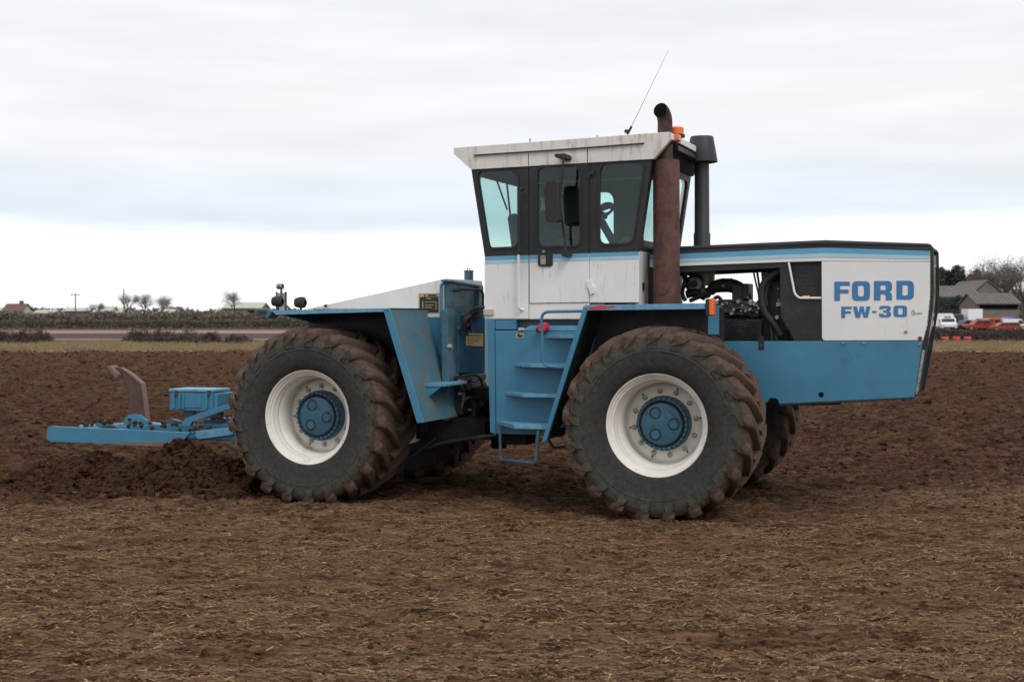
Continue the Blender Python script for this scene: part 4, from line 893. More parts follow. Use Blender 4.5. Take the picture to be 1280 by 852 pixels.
# lamps on the rear mudguard
for px, py in ((347.5, 376.5), (376, 378)):
    c = PY(px, py, -1.2); lp = MB().lathe([(.001, -.07), (.05, -.06), (.064, 0), (.060, .04), (.03, .06)], axis='X', c=tuple(c), n=22).build('work_lamp', M['rubber'], tractor)
    MB().tube([c, (c.x, c.y, p0.z)], .012, 6).build('lamp_stalk', M['black'], lp)
c = PY(352, 378, -.9); fr_ = MB(); fr_.box(c.x - .05, c.x + .06, -.92, -.90, c.z - .12, c.z + .11); fr_ = fr_.build('number_board', M['cream'], tractor, .004)
for x_ in (-.055, .06): MB().box(c.x + x_ - .006, c.x + x_ + .006, -.925, -.895, c.z - .12, c.z + .12).build('board_edge', M['rust'], fr_)
tubep('lamp_bracket', pp([(351.5, 362), (352.5, 376), (364, 388)], -1.0), .014, 'blue_teal', fil=.02, n=8)
c = PY(349.8, 358, -1.0); MB().lathe([(.001, -.04), (.03, -.03), (.036, .02), (.03, .04)], axis='X', c=tuple(c), n=14).build('rear_lamp', M['alu'], tractor)
rl = plate('tail_lamp_box', [(318, 385.6), (335, 386), (340.5, 389), (335, 398), (318.5, 392)], -1.45, .2, 'blue_teal', bevel=.01)
plate('lamp_face', [(322, 388), (333, 388.4), (333, 393), (322, 391)], -1.456, .01, 'black', parent=rl)
disc('mudguard_stud', 407.5, 382, YR - .02, 2, 'rubber', .03)
# far-side mudguards, copies of the near ones in simpler form
mb = MB(); mb.prism([(p0.x, p0.z), (p1.x, p1.z), (p1.x, p1.z - .02), (p0.x, p0.z - .02)], -YR + .005, -YQ); mb.prism([(t0.x, t0.z - .02), (t1.x, t1.z), (t1.x - .02, t1.z), (t0.x - .02, t0.z - .02)], -YR + .005, -YQ)
mb.build('rear_mudguard', M['blue'], tractor)
mb = MB(); mb.prism([(x0, zt0 - 0.0), (x1, zt0), (x1, zt0 - .02), (x0, zt0 - .02)], -YI, -YO); mb.build('front_mudguard', M['blue'], tractor) if False else None

# ================================================================== PLOUGH behind the tractor
plough = empty('subsoil_plough', loc=org, rot=(0, -TP, -TH), label='blue mounted subsoil plough with a rusty curved leg, dragged behind the rear wheel', cat='plough')
YL = -.75
def pl(name, pts, y, t, m, **k): return plate(name, pts, y, t, m, parent=k.pop('parent', plough), **k)
fr = pl('side_beam', [(58.5, 537), (60, 534), (65, 532.4), (238, 540.6), (231, 548), (212, 557), (180, 556.8), (140, 554.6), (62, 551.6), (58, 548)], -1.15, .045, 'blue', bevel=.008, label='long blue beam nearest the camera')
pl('worn_edge', [(150, 553.6), (180, 552), (222, 552.4), (213, 557.2), (180, 557.2), (140, 555)], -1.153, .004, 'rust_bright', parent=fr)
pl('side_beam', [(238, 539), (291, 533.5), (291, 543), (247, 549)], -.9, .05, 'blue_light', bevel=.008)
pl('frame_plate', [(160, 531), (292, 529.5), (292, 533), (237, 540), (140, 535.5)], -.55, .04, 'blue', bevel=.004)
zf = PY(200, 541, -.8).z
mb = MB(); xa = PY(75, 540, -1.15).x; xb = PY(236, 540, -.9).x; xc = PY(320, 540, -.9).x
mb.box(xb - .35, xc, -.85, -.75, zf - .06, zf + .02); mb.box(xb - .4, xc, .35, .45, zf - .06, zf + .02); mb.box(xa + .45, xa + .55, -1.1, .42, zf - .05, zf + .02); mb.box(xb, xb + .14, -.88, .42, zf - .05, zf + .025)
mb.build('frame_beam', M['blue'], plough, .01)
pl('frame_beam', [(95, 531.5), (180, 527.6), (238, 534), (238, 541), (100, 536)], -.2, .12, 'blue_light', bevel=.01)
# pivot lugs and leg
lg = pl('leg_bracket', [(154, 530), (155, 524), (160, 518.5), (167, 517.2), (176, 519), (183, 525), (183, 531)], -.42, .05, 'blue', bevel=.008)
disc('pin', 162, 524, -.425, 2.4, 'rubber', .02, lg); disc('pin', 176.5, 528, -.425, 2.2, 'rubber', .02, lg)
leg = [(158, 520), (161, 505), (162.5, 490), (158, 481), (153, 471), (149, 462), (140, 458.6), (134, 458.4), (136, 457), (151, 459.5), (163, 468), (177.4, 480), (180.5, 500), (183.6, 528), (172, 530)]
lo = pl('plough_leg', leg, -.36, .05, 'rust', bevel=.004, label='rusty curved steel leg standing up')
pl('leg_edge', [(151, 459.6), (163, 466.4), (177.6, 479), (180.8, 500), (183.8, 528), (182.4, 528), (179, 500), (176, 481), (163, 469.5)], -.37, .07, 'rust_bright', parent=lo)
pl('leg_point', [(133, 457), (138, 457), (147.5, 468), (146.5, 473), (143, 471)], -.42, .14, 'rust_bright', parent=lo, bevel=.004)
for l_ in ([(118, 532), (122, 526.6), (129, 525), (137, 528), (146, 533)], [(204, 531), (206, 525), (214, 523.6), (224, 526), (226, 532)], [(176, 531), (186, 528.6), (190, 532)]):
    pl('frame_lug', l_, -.30, .08, 'blue_teal', bevel=.006)
pl('brace_arm', [(225, 532), (228, 526), (236, 521), (286, 504), (287.5, 505), (287.5, 510.5), (240, 527), (237, 533)], -.70, .05, 'blue', bevel=.006)
pl('box_post', [(229, 513), (241, 513), (241, 524), (231, 524)], -.45, .1, 'blue_teal'); pl('box_post', [(263, 514), (274, 513), (274, 527), (262, 528)], -.45, .1, 'blue_teal')
pl('frame_plate', [(255, 524), (292, 522), (292, 530), (255, 533)], -.3, .3, 'blue', bevel=.006)
# toolbox on the frame
YT = -.62
tb = pl('toolbox', [(211.8, 488.2), (272, 491.6), (272, 513.6), (211.8, 512.4)], YT, .36, 'blue', bevel=.01, label='ribbed blue metal toolbox with lid')
q = XZ([(210.8, 485.6), (285.5, 486.8), (285.5, 490.4), (210.8, 489)], YT - .01); mb = MB(); mb.prism([(q[0][0], q[0][1]), (q[0][0] + .62, q[0][1]), (q[0][0] + .62, q[0][1] - .035), (q[0][0], q[0][1] - .035)], YT - .015, YT + .375); mb.build('lid', M['blue_light'], tb, .008)
for a_ in (216, 223.5, 228, 257, 263.5): pl('rib', [(a_, 490.6), (a_ + 3.2, 490.8), (a_ + 3.2, 511), (a_, 510.8)], YT, .005, 'blue', parent=tb, bevel=.004, out=.018)
pl('raised_panel', [(231, 492), (252, 493), (252, 509.4), (231, 509)], YT, .005, 'blue', parent=tb, out=.012, bevel=.005)
for a_ in (219, 260): pl('latch', [(a_, 487.6), (a_ + 3.4, 487.8), (a_ + 3.4, 493.6), (a_, 493.4)], YT - .012, .005, 'rust', parent=tb, out=.016)
# mud and plant trash caught on the frame
def clump(name, c, n, sp, parent=None, m='clod', s0=.02, s1=.05):
    mb = MB(); v, f = ICO
    for k in range(n):
        q = [rnd.gauss(0, sp[i]) for i in range(3)]; s = rnd.uniform(s0, s1)
        mb.add([(c[0] + q[0] + p[0] * s * rnd.uniform(.6, 1.3), c[1] + q[1] + p[1] * s * rnd.uniform(.6, 1.3), c[2] + abs(q[2]) + p[2] * s * rnd.uniform(.6, 1.2)) for p in v], [tuple(int(i) for i in a) for a in f])
    me = bpy.data.meshes.new(name); me.from_pydata(mb.v, [], mb.f); return link(name, me, M[m], parent)
for px, py, nn_ in ((243, 539, 22), (133, 528, 14), (175, 531, 10), (272, 523, 10), (110, 533, 8), (205, 533, 8)):
    o = clump('caught_soil', PY(px, py, -.8), nn_, (.06, .10, .025), plough, s0=.015, s1=.035)
    o['kind'] = 'stuff'
# heap of soil the plough throws up, with roots and trash hanging over it
def heap():
    rs = np.random.RandomState(5); n = 6500
    u = rs.rand(n); PXs = 38 + 290 * u
    crest = .10 + .26 * np.clip(1 - np.abs(PXs - 120) / 85, 0, 1) + .44 * np.clip(1 - np.abs(PXs - 236) / 75, 0, 1) + .12 * np.clip(1 - np.abs(PXs - 300) / 40, 0, 1)
    A = np.array([PY(p, 560, -1.0)[:] for p in np.linspace(38, 328, 60)]); lx = np.interp(PXs, np.linspace(38, 328, 60), A[:, 0])
    v = rs.randn(n) * .34; h = crest * np.exp(-(v / .42) ** 2) * (.55 + .6 * rs.rand(n) ** .6); ly = -1.1 + v
    P_ = np.array([(TM @ Vector((a, b, 0)))[:] for a, b in zip(lx, ly)])
    Z = soil_h(P_[:, 0], P_[:, 1]) + h
    s = .018 + .05 * rs.rand(n) ** 2.2
    scatter_clods('soil_heap', P_[:, 0], P_[:, 1], Z, s, M['heap'], 9, .8, 'dark heap of freshly turned soil under the blue plough', 'soil')
    # hair-like roots and stalks
    mb = MB(); vs = []; fs = []
    for k in range(7000):
        i = rs.randint(n); x, y, z = P_[i, 0], P_[i, 1], Z[i] + rs.uniform(-.02, .04); l = rs.uniform(.06, .26); a = rs.uniform(-1, 1) * 1.4 + (0 if rs.rand() < .5 else math.pi)
        dx, dy, dz = math.cos(a) * l * .7, math.sin(a) * l * .35, -l * rs.uniform(.1, .9); w_ = rs.uniform(.002, .007); b = len(vs)
        vs += [(x, y, z - w_), (x, y, z + w_), (x + dx * .5, y + dy * .5 - .01, z + dz * .3 + w_), (x + dx * .5, y + dy * .5 - .01, z + dz * .3 - w_), (x + dx, y + dy, z + dz), (x + dx, y + dy, z + dz + w_)]
        fs += [(b, b + 1, b + 2, b + 3), (b + 3, b + 2, b + 5, b + 4)]
    me = bpy.data.meshes.new('roots'); me.from_pydata(vs, [], fs); tag(link('root_trash', me, M['root']), 'dark roots and stalks matted over the turned soil heap', 'roots', kind='stuff')
M['heap'] = mat('dark_turned_soil', (.045, .023, .014), .95, var=.5, scale=7, bump=.7, bscale=30, spec=.05)
M['root'] = mat('root_fibre', (.085, .046, .028), .9, var=.6, scale=5)
heap()

# ================================================================== DRIVER
def driver():
    H = hp; V_ = []; Rr_ = []; E = []
    def v(p, r_, par=None):
        V_.append(tuple(H + Vector(p))); Rr_.append(r_)
        if par is not None: E.append((par, len(V_) - 1))
        return len(V_) - 1
    def vw(p, r_, par): V_.append(tuple(p)); Rr_.append(r_); E.append((par, len(V_) - 1)); return len(V_) - 1
    pel = v((0, 0, .02), .15); wa = v((-.03, 0, .16), .135, pel); ch = v((-.05, 0, .34), .155, wa); up_ = v((-.05, 0, .45), .12, ch); nk = v((-.02, 0, .53), .058, up_); j = v((.005, 0, .60), .062, nk); hd = v((.015, 0, .68), .098, j); tp_ = v((.0, 0, .75), .085, hd)
    for s, ang in ((-1, 25), (1, 100)):
        sh = v((-.05, .17 * s, .43), .072, up_); el = v((.16, .27 * s, .22), .050, sh)
        g = rimpt(ang if s > 0 else -ang + 30); wr_ = g + Vector((-.085, .01 * s, .03)); w1 = vw(H + Vector((.16, .27 * s, .22)) * .45 + (wr_ - H) * .55, .038, el); wi = vw(wr_, .028, w1); pm = vw(g + Vector((-.035, 0, .035)), .034, wi)
        for k in range(4):
            o = (k - 1.5) * .021; ln = (.9, 1, .97, .8)[k]
            f0 = vw(g + Vector((.0, o, .036)), .0115, pm); f1 = vw(g + Vector((.026 * ln, o, .016)), .010, f0); f2 = vw(g + Vector((.022 * ln, o, -.014)), .009, f1); vw(g + Vector((.002, o, -.026)), .008, f2)
        t0 = vw(g + Vector((-.030, -.034 * s, .012)), .013, pm); t1 = vw(g + Vector((-.016, -.030 * s, -.016)), .011, t0); vw(g + Vector((.004, -.022 * s, -.022)), .009, t1)
        hpj = v((.04, .10 * s, .0), .095, pel); kn = v((.42, .14 * s, .05), .068, hpj); an_ = v((.55, .13 * s, -.32), .044, kn); v((.68, .14 * s, -.36), .035, an_)
    me = bpy.data.meshes.new('person'); me.from_pydata(V_, E, []); me.update(); o = bpy.data.objects.new('person', me); COL.objects.link(o)
    sk_ = o.modifiers.new('skin', 'SKIN'); sk_.use_smooth_shade = True
    for i, l in enumerate(me.skin_vertices[0].data): l.radius = (Rr_[i], Rr_[i] * (1.0)); l.use_root = (i == 0)
    su = o.modifiers.new('sub', 'SUBSURF'); su.levels = 2; su.render_levels = 2
    bpy.context.view_layer.update(); dg = bpy.context.evaluated_depsgraph_get(); m2 = bpy.data.meshes.new_from_object(o.evaluated_get(dg)); o.modifiers.clear(); o.data = m2
    for m_ in ('jacket', 'skin', 'trousers', 'glove'): m2.materials.append(M[m_])
    gl = [rimpt(100), rimpt(5)]
    for f in m2.polygons:
        z = f.center.z - H.z; f.use_smooth = True
        f.material_index = 1 if z > .53 and abs(f.center.y) < .13 else (2 if z < .06 and f.center.x > H.x - .2 else 0)
        if any((f.center - g).length < .12 for g in gl): f.material_index = 3
    o.location = tractor.location; o.rotation_euler = tractor.rotation_euler
    tag(o, 'driver in dark work clothes seated in the cab with gloved hands on the steering wheel', 'person')
    # face and cap
    hc = H + Vector((.02, 0, .68))
    mb = MB(); mb.lathe([(.001, hc.z + .115), (.06, hc.z + .105), (.095, hc.z + .07), (.106, hc.z + .02), (.104, hc.z + .0)], axis='Z', c=(hc.x - .012, hc.y, 0), n=20)
    mb.box(hc.x + .08, hc.x + .16, -.06, .06, hc.z + .01, hc.z + .022); mb.build('cap', M['jacket'], o)
    mb = MB(); mb.add([(hc.x + .088, -.014, hc.z - .03), (hc.x + .088, .014, hc.z - .03), (hc.x + .118, 0, hc.z - .036), (hc.x + .092, 0, hc.z + .01)], [(0, 1, 2), (0, 2, 3), (1, 3, 2)]); mb.build('nose', M['skin'], o)
    for s in (-1, 1):
        mb = MB(); mb.lathe([(.001, -.008), (.010, -.004), (.012, .004)], axis='X', c=(hc.x + .088, s * .034, hc.z - .002), n=10); mb.build('eye', M['ink'], o)
        mb = MB(); mb.lathe([(.001, .012), (.024, .008), (.028, -.006)], axis='Y', c=(hc.x - .005, s * .096, hc.z - .015), n=12); mb.build('ear', M['skin'], o)
    MB().box(hc.x + .076, hc.x + .091, -.026, .026, hc.z - .068, hc.z - .060).build('mouth', M['rust'], o)
M['jacket'] = mat('dark_work_jacket', (.020, .024, .03), .9, var=.2); M['skin'] = mat('skin', (.45, .25, .17), .6, var=.06); M['trousers'] = mat('dark_trousers', (.025, .027, .035), .9, var=.2); M['glove'] = mat('dark_glove', (.03, .028, .026), .8)
driver()

# ================================================================== BACKGROUND
def WX(px, d): return (px - 640) / FPX * d
def WZ(py, d): return EYE - (py - HOR) * d / FPX
M['bark'] = mat('bark', (.085, .070, .062), .9, var=.3, scale=3)
M['twig'] = mat('bare_twigs', (.15, .125, .115), .95, var=.35, scale=.5, spec=.1)
M['twig_dark'] = mat('dark_twigs', (.095, .075, .066), .95, var=.4, scale=1.5, spec=.1)
M['leaf_dark'] = mat('evergreen_leaves', (.055, .070, .055), .85, var=.55, scale=.6, spec=.1)
M['hedge'] = mat('winter_hedge', (.125, .130, .085), .9, var=.4, scale=.4, spec=.1, dirt=(.15, .115, .09), dirt_amt=.6, dscale=.25)
M['hedge2'] = mat('far_scrub', (.150, .140, .110), .95, var=.35, scale=.12, spec=.1, dirt=(.15, .12, .105), dirt_amt=.6, dscale=.08)
M['grass_blade'] = mat('dry_grass', (.27, .195, .12), .9, var=.5, scale=1.2, spec=.1, dirt=(.13, .13, .06), dirt_amt=.5, dscale=.4)
M['roof_red'] = mat('red_roof_tiles', (.125, .070, .062), .85, var=.2, scale=1)
M['roof_pale'] = mat('pale_green_roof', (.42, .46, .37), .7, var=.08, scale=.5)
M['roof_grey'] = mat('grey_barn_roof', (.120, .108, .102), .85, var=.2, scale=.6)
M['wall_pale'] = mat('pale_render', (.45, .42, .38), .9, var=.1)
M['wall_brown'] = mat('brown_shed_wall', (.165, .142, .124), .9, var=.15, scale=.8)
M['car_white'] = mat('white_car_paint', (.78, .79, .81), .3, var=.03)
M['car_red'] = mat('red_car_paint', (.30, .032, .026), .3, var=.08)
M['car_orange'] = mat('orange_paint', (.50, .085, .03), .4, var=.1)
M['car_dark'] = mat('dark_car_paint', (.03, .035, .05), .3)
M['car_glass'] = mat('dark_car_glass', (.03, .035, .04), .12)
M['tarp'] = mat('blue_tarpaulin', (.06, .18, .42), .6)
M['crate_red'] = mat('red_barrel_plastic', (.42, .05, .035), .6, var=.25)

def quads(name, C_, size, m, seed, parent=None, thin=1.0, flat=.0):
    """small randomly turned faces at the given points"""
    rs = np.random.RandomState(seed); C_ = np.asarray(C_); n = len(C_)
    a = rs.randn(n, 3); a /= np.linalg.norm(a, axis=1)[:, None]; b = rs.randn(n, 3); b -= a * (a * b).sum(1)[:, None]; b /= np.linalg.norm(b, axis=1)[:, None]
    s = size * (.5 + rs.rand(n, 1)); V = np.stack([C_ - a * s - b * s * thin, C_ + a * s - b * s * thin, C_ + a * s + b * s * thin], 1).reshape(-1, 3)
    F = np.arange(n * 3).reshape(-1, 3); o = np_mesh(name, V, F, m)
    if parent is not None: o.parent = parent
    return o
def bare_tree(px, top, d, spread, seed, label, group=None, base_y=None, col='twig', zb=-.2):
    q = random.Random(seed); h = WZ(top, d) - zb; tips = []; mb = MB()
    def br(p, dr, l, r, lv):
        e = p + dr * l; mid = p + dr * l * .5 + Vector((q.uniform(-1, 1), q.uniform(-1, 1), 0)) * l * .05
        mb.tube([p, mid, e], [r, r * .8, r * .6], 5, False)
        if lv == 0: tips.append(e); return
        for k in range(q.choice((3, 3, 4))):
            nd = (dr + Vector((q.uniform(-1, 1), q.uniform(-1, 1), q.uniform(-.25, .55))) * spread).normalized(); br(e - dr * l * q.uniform(0, .4), nd, l * q.uniform(.58, .78), r * .55, lv - 1)
    br(Vector((0, 0, 0)), Vector((0, 0, 1)), h * .30, h * .026, 4)
    root = empty('bare_tree', (WX(px, d), d, zb), label=label, cat='tree', group=group)
    sc = h / max(t.z for t in tips); o = mb.build('trunk', M['bark'], root, sharp=False); o.scale = (sc,) * 3
    T = np.array([t[:] for t in tips]) * sc; rs = np.random.RandomState(seed)
    P_ = np.repeat(T, 26, 0) + rs.randn(len(T) * 26, 3) * h * .045
    quads('crown', P_, h * .022, M[col], seed, root, .10)
    return root
def leafy_tree(px, top, d, w_, seed, label, group=None, m='leaf_dark', zb=-.2, nl=9):
    q = random.Random(seed); rs = np.random.RandomState(seed); h = (WZ(top, d) - zb) * 1.12; w_ *= 1.45
    root = empty('evergreen_tree', (WX(px, d), d, zb), label=label, cat='tree', group=group)
    mb = MB(); mb.tube([(0, 0, 0), (q.uniform(-.2, .2), 0, h * .4), (q.uniform(-.3, .3), 0, h * .85)], [h * .03, h * .022, h * .008], 7); pts = []
    for k in range(nl):
        t = (k + .5) / nl; z = h * (.22 + .74 * t); rr = w_ * .5 * (1.15 - .75 * t) * q.uniform(.7, 1.15); a = q.uniform(0, 6.28); c = Vector((math.cos(a) * rr * .55, math.sin(a) * rr * .55, z))
        mb.tube([(0, 0, z * .8), tuple(c)], [h * .010, h * .004], 5)
        v = rs.randn(650, 3); v /= np.linalg.norm(v, axis=1)[:, None]; v *= (rs.rand(650, 1) ** .35); pts.append(v * np.array([rr * .75, rr * .75, h * .115]) + np.array(c[:]))
    mb.build('trunk', M['bark'], root, sharp=False); quads('crown', np.concatenate(pts), h * .017, M[m], seed, root, .7)
    return root
def bush(px, top, d, w_, seed, label, group, m='twig_dark', zb=-.08, n=6000):
    rs = np.random.RandomState(seed); h = (WZ(top - 4, d) - zb) * 1.1; q = random.Random(seed); w_ *= 1.35
    root = empty('bush', (WX(px, d), d, zb), label=label, cat='bush', group=group)
    mb = MB()
    for k in range(14):
        a = q.uniform(0, 6.28); r_ = w_ * .42 * q.random(); mb.tube([(math.cos(a) * r_ * .4, math.sin(a) * r_ * .4, 0), (math.cos(a) * r_, math.sin(a) * r_, h * q.uniform(.5, .95))], [.025, .006], 4, False)
    mb.build('stems', M['bark'], root, sharp=False)
    v = rs.rand(n, 3) * 2 - 1; k_ = (v ** 2).sum(1) < 1; v = v[k_]; v[:, 2] = np.abs(v[:, 2]); lump = .75 + .5 * perlin(v[:, 0] * 2.5 + seed, v[:, 1] * 2.5, seed)
    quads('twigs', v * np.array([w_ / 2, w_ / 3, h]) * lump[:, None], .10, M[m], seed, root, .22)
    return root
def hedge(name, x0, x1, y, h, dep, n, m, seed, zb, s, kind=None, label='', cat='hedge', thin=.5, var=.5):
    rs = np.random.RandomState(seed); x = x0 + (x1 - x0) * rs.rand(n); top = h * (1 - var / 2 + var * (perlin(x * .35 / h, x * 0 + seed, seed) + .5) + var * .5 * perlin(x * 1.6 / h, x * 0 + 3, seed))
    z = zb + top * rs.rand(n) ** .7; yy = y + dep * (rs.rand(n) - .5)
    o = quads(name, np.stack([x, yy, z], 1), s, M[m], seed, None, thin); tag(o, label, cat, kind=kind); return o

# the hedges beyond the fields
hedge('hedge', WX(-140, 209), WX(700, 209), 209, 1.35, 1.6, 42000, 'hedge', 41, -.1, .13, label='long low clipped dark hedge along the far edge of the left fields', var=.18)
hedge('far_scrub', WX(-160, 300), WX(1160, 300), 300, 2.5, 8, 42000, 'hedge2', 42, -.2, .32, 'stuff', 'brownish green belt of scrub and hedges on the skyline behind the long hedge', 'scrub', var=.7)
hedge('far_scrub', WX(-200, 420), WX(1160, 420), 420, 3.9, 20, 30000, 'hedge2', 43, -.3, .5, 'stuff', 'farthest band of leafless scrub on the skyline to the left', 'scrub', var=.6)
hedge('far_wood', WX(1130, 420), WX(1500, 420), 420, 9, 20, 26000, 'hedge2', 44, -.3, .6, 'stuff', 'dark wood behind the barns at the right edge', 'wood', var=.6)
hedge('bramble_hedge', WX(1120, 102), WX(1480, 102), 102, .98, 1.6, 26000, 'twig_dark', 45, -.06, .09, label='low dark leafless bramble hedge in front of the parked vehicles', thin=.25, var=.3)
G = 'leafless bushes on the grass strip at the left'
for i, (px, top, w_, d, lb) in enumerate(((30, 413, 2.3, 93, 'dark leafless bush on the grass strip nearest the left edge'), (52, 414.5, 1.7, 95, 'smaller dark bush right beside the bush nearest the left edge'), (174, 412.5, 2.6, 94, 'leafless bush at the left end of the broad clump in the middle'),
        (201, 413, 2.3, 95, 'dark bush in the middle of the broad clump, between two others'), (232, 414, 3.0, 92, 'widest dark bush at the right end of the broad clump'), (262, 416.5, 1.6, 94, 'low bush just right of the broad clump'), (297, 420.5, 2.3, 93, 'low thin bush just left of the rear wheel'), (3, 415, 1.8, 94, 'leafless bush cut by the left edge of the picture'))):
    bush(px, top, d, w_, 60 + i, lb, G)
# grass on the verge
def verge():
    rs = np.random.RandomState(8); n = 52000; y = 73.5 + 24 * rs.rand(n) ** .8; x = (rs.rand(n) * 2 - 1) * 42
    keep = perlin(x * .25, y * .5, 51) + .3 * rs.randn(n) + (y - 76) * .06 > -.15; x = x[keep]; y = y[keep]; n = len(x)
    h = (.10 + .24 * rs.rand(n) ** 2) * (1 + .8 * perlin(x * .3, y * .3, 52)); w_ = .02 + .03 * rs.rand(n); l = rs.randn(n) * .12
    z0 = np.full(n, .0); V = np.stack([np.stack([x - w_, y, z0], 1), np.stack([x + w_, y, z0], 1), np.stack([x + l, y, z0 + h], 1)], 1).reshape(-1, 3)
    tag(np_mesh('verge_grass', V, np.arange(n * 3).reshape(-1, 3), M['grass_blade']), 'dry tufted winter grass along the far edge of the ploughed field', 'grass', kind='stuff')
verge()
# trees on the left skyline
G = 'leafless trees on the left skyline'
for px, top, sp, sd, lb in ((157, 369, .8, 3, 'leafless round-headed tree on the left skyline, leftmost of the row of three'), (180, 368.5, .8, 4, 'leafless tree in the middle of the row of three on the left skyline'), (201, 371, .85, 5, 'leafless tree, rightmost and lowest of the row of three'), (291, 366, .8, 6, 'lone leafless tree behind the pale roof beside the tractor mudguard'),
                           (120, 379, .9, 7, 'small low leafless tree left of the row of three')):
    bare_tree(px, top, 330, sp, sd, lb, G)
# poles
def pole(px, top, d, label, arm=True):
    r_ = empty('utility_pole', (WX(px, d), d, -.2), label=label, cat='pole'); h = WZ(top, d) + .2
    MB().tube([(0, 0, 0), (0, 0, h)], [.16, .11], 8).build('post', M['bark'], r_)
    if arm:
        MB().box(-1.0, 1.0, -.05, .05, h - .5, h - .35).build('crossarm', M['bark'], r_)
        for x in (-.85, 0, .85): MB().lathe([(.001, h - .05), (.06, h - .1), (.06, h - .35)], axis='Z', c=(x, 0, 0), n=8).build('insulator', M['wall_pale'], r_)
pole(94.5, 366, 300, 'thin wooden utility pole with a short crossarm on the left skyline'); pole(155, 361, 320, 'tall thin pole rising from the leftmost tree of the row', False)
pole(1277.5, 377, 205, 'dark upright pole at the right edge beside the shed', False)
# buildings: gable roof house made of walls, roof, openings
def house(name, px0, px1, ridge, eave, base, d, dep, wall, roof, label, cat, ridge_along='x', openings=(), chimney=None, rows=0):
    x0, x1 = WX(px0, d), WX(px1, d); z0 = WZ(base, d); ze = WZ(eave, d); zr = WZ(ridge, d); r_ = empty(name, ((x0 + x1) / 2, d, z0), label=label, cat=cat); w_ = (x1 - x0) / 2; he = ze - z0; hr = zr - z0
    if ridge_along == 'x':
        pr = [(0, 0), (dep, 0), (dep, he), (dep / 2, hr - .15), (0, he)]; f = lambda y, z, x: Vector((x, y, z))
        mb = MB(); mb.prism(pr, -w_, w_, f=f); mb.build('wall', M[wall], r_)
        rp = [(-.4, he - .12), (dep / 2, hr - .02), (dep + .4, he - .12), (dep + .4, he + .08), (dep / 2, hr + .18), (-.4, he + .08)]
        mb = MB(); mb.prism(rp, -w_ - .3, w_ + .3, f=f)
        if rows:
            for k in range(rows):
                x = -w_ + 2 * w_ * (k + .5) / rows; mb.prism([(-.42, he + .06), (dep / 2, hr + .17), (dep / 2, hr + .24), (-.42, he + .13)], x - .04, x + .04, f=f)
        ro = mb.build('roof', M[roof], r_)
    else:
        mb = MB(); mb.prism([(-w_, 0), (w_, 0), (w_, he), (0, hr - .15), (-w_, he)], 0, dep); mb.build('wall', M[wall], r_)
        mb = MB(); mb.prism([(-w_ - .4, he - .15), (0, hr - .02), (w_ + .4, he - .15), (w_ + .4, he + .08), (0, hr + .2), (-w_ - .4, he + .08)], -.3, dep + .3); ro = mb.build('roof', M[roof], r_)
    if chimney:
        MB().box(chimney - .4, chimney + .4, dep / 2 - .4, dep / 2 + .4, hr - .5, hr + .9).build('chimney', M['roof_red'], ro)
    for nm, a, b, c, e in openings:
        xa, xb, za, zb_ = WX(a, d) - (x0 + x1) / 2, WX(b, d) - (x0 + x1) / 2, WZ(e, d) - z0, WZ(c, d) - z0
        fr = MB(); fr.box(xa - .08, xb + .08, -.06, .0, za - .08, zb_ + .08); fo = fr.build(nm, M['wall_pale' if nm == 'window' else wall], r_)
        MB().box(xa, xb, -.09, -.065, za, zb_).build('pane' if nm == 'window' else 'dark_inside', M['car_glass' if nm == 'window' else 'soot_hole_dark'], fo)  # behind doors and openings: black panel painted as the shade of the interior
    return r_
house('farmhouse', 3, 27, 380, 389, 402, 340, 8, 'wall_pale', 'roof_red', 'small farmhouse with a red roof and pale wall at the far left skyline', 'house', 'x', (('window', 9, 12, 391, 395), ('window', 21, 24, 391, 395)), 1.0)
house('farm_shed', 42, 66, 388, 391, 401, 350, 8, 'wall_pale', 'roof_pale', 'low pale shed just right of the red-roofed farmhouse', 'shed', 'x', (('door', 50, 54, 393, 401),), None, 5)
house('farm_shed', 79, 110, 385.5, 388.5, 401, 360, 8, 'wall_brown', 'roof_pale', 'long low shed with a pale roof behind the utility pole', 'shed', 'x', (('door', 90, 95, 391, 401),), None, 7)
house('greenhouse', 116, 137, 383.5, 391, 402, 345, 9, 'wall_pale', 'roof_pale', 'pale green roofed building left of the row of three trees', 'shed', 'x', (('window', 121, 125, 393, 397),), None, 6)
house('greenhouse', 138, 153, 385, 391, 402, 350, 9, 'wall_pale', 'roof_pale', 'lower pale roofed building touching the leftmost tree of the row', 'shed', 'x', (('window', 143, 146, 393, 397),), None, 4)
house('greenhouse', 196, 214, 387, 391, 402, 345, 9, 'wall_pale', 'roof_pale', 'small pale roof under the rightmost tree of the row', 'shed', 'x', (), None, 4)
house('farm_barn', 279, 326, 378.5, 385, 402, 340, 12, 'wall_brown', 'roof_pale', 'long pale green roofed barn on the skyline above the rear mudguard', 'barn', 'x', (('door', 310, 318, 388, 400),), None, 9)
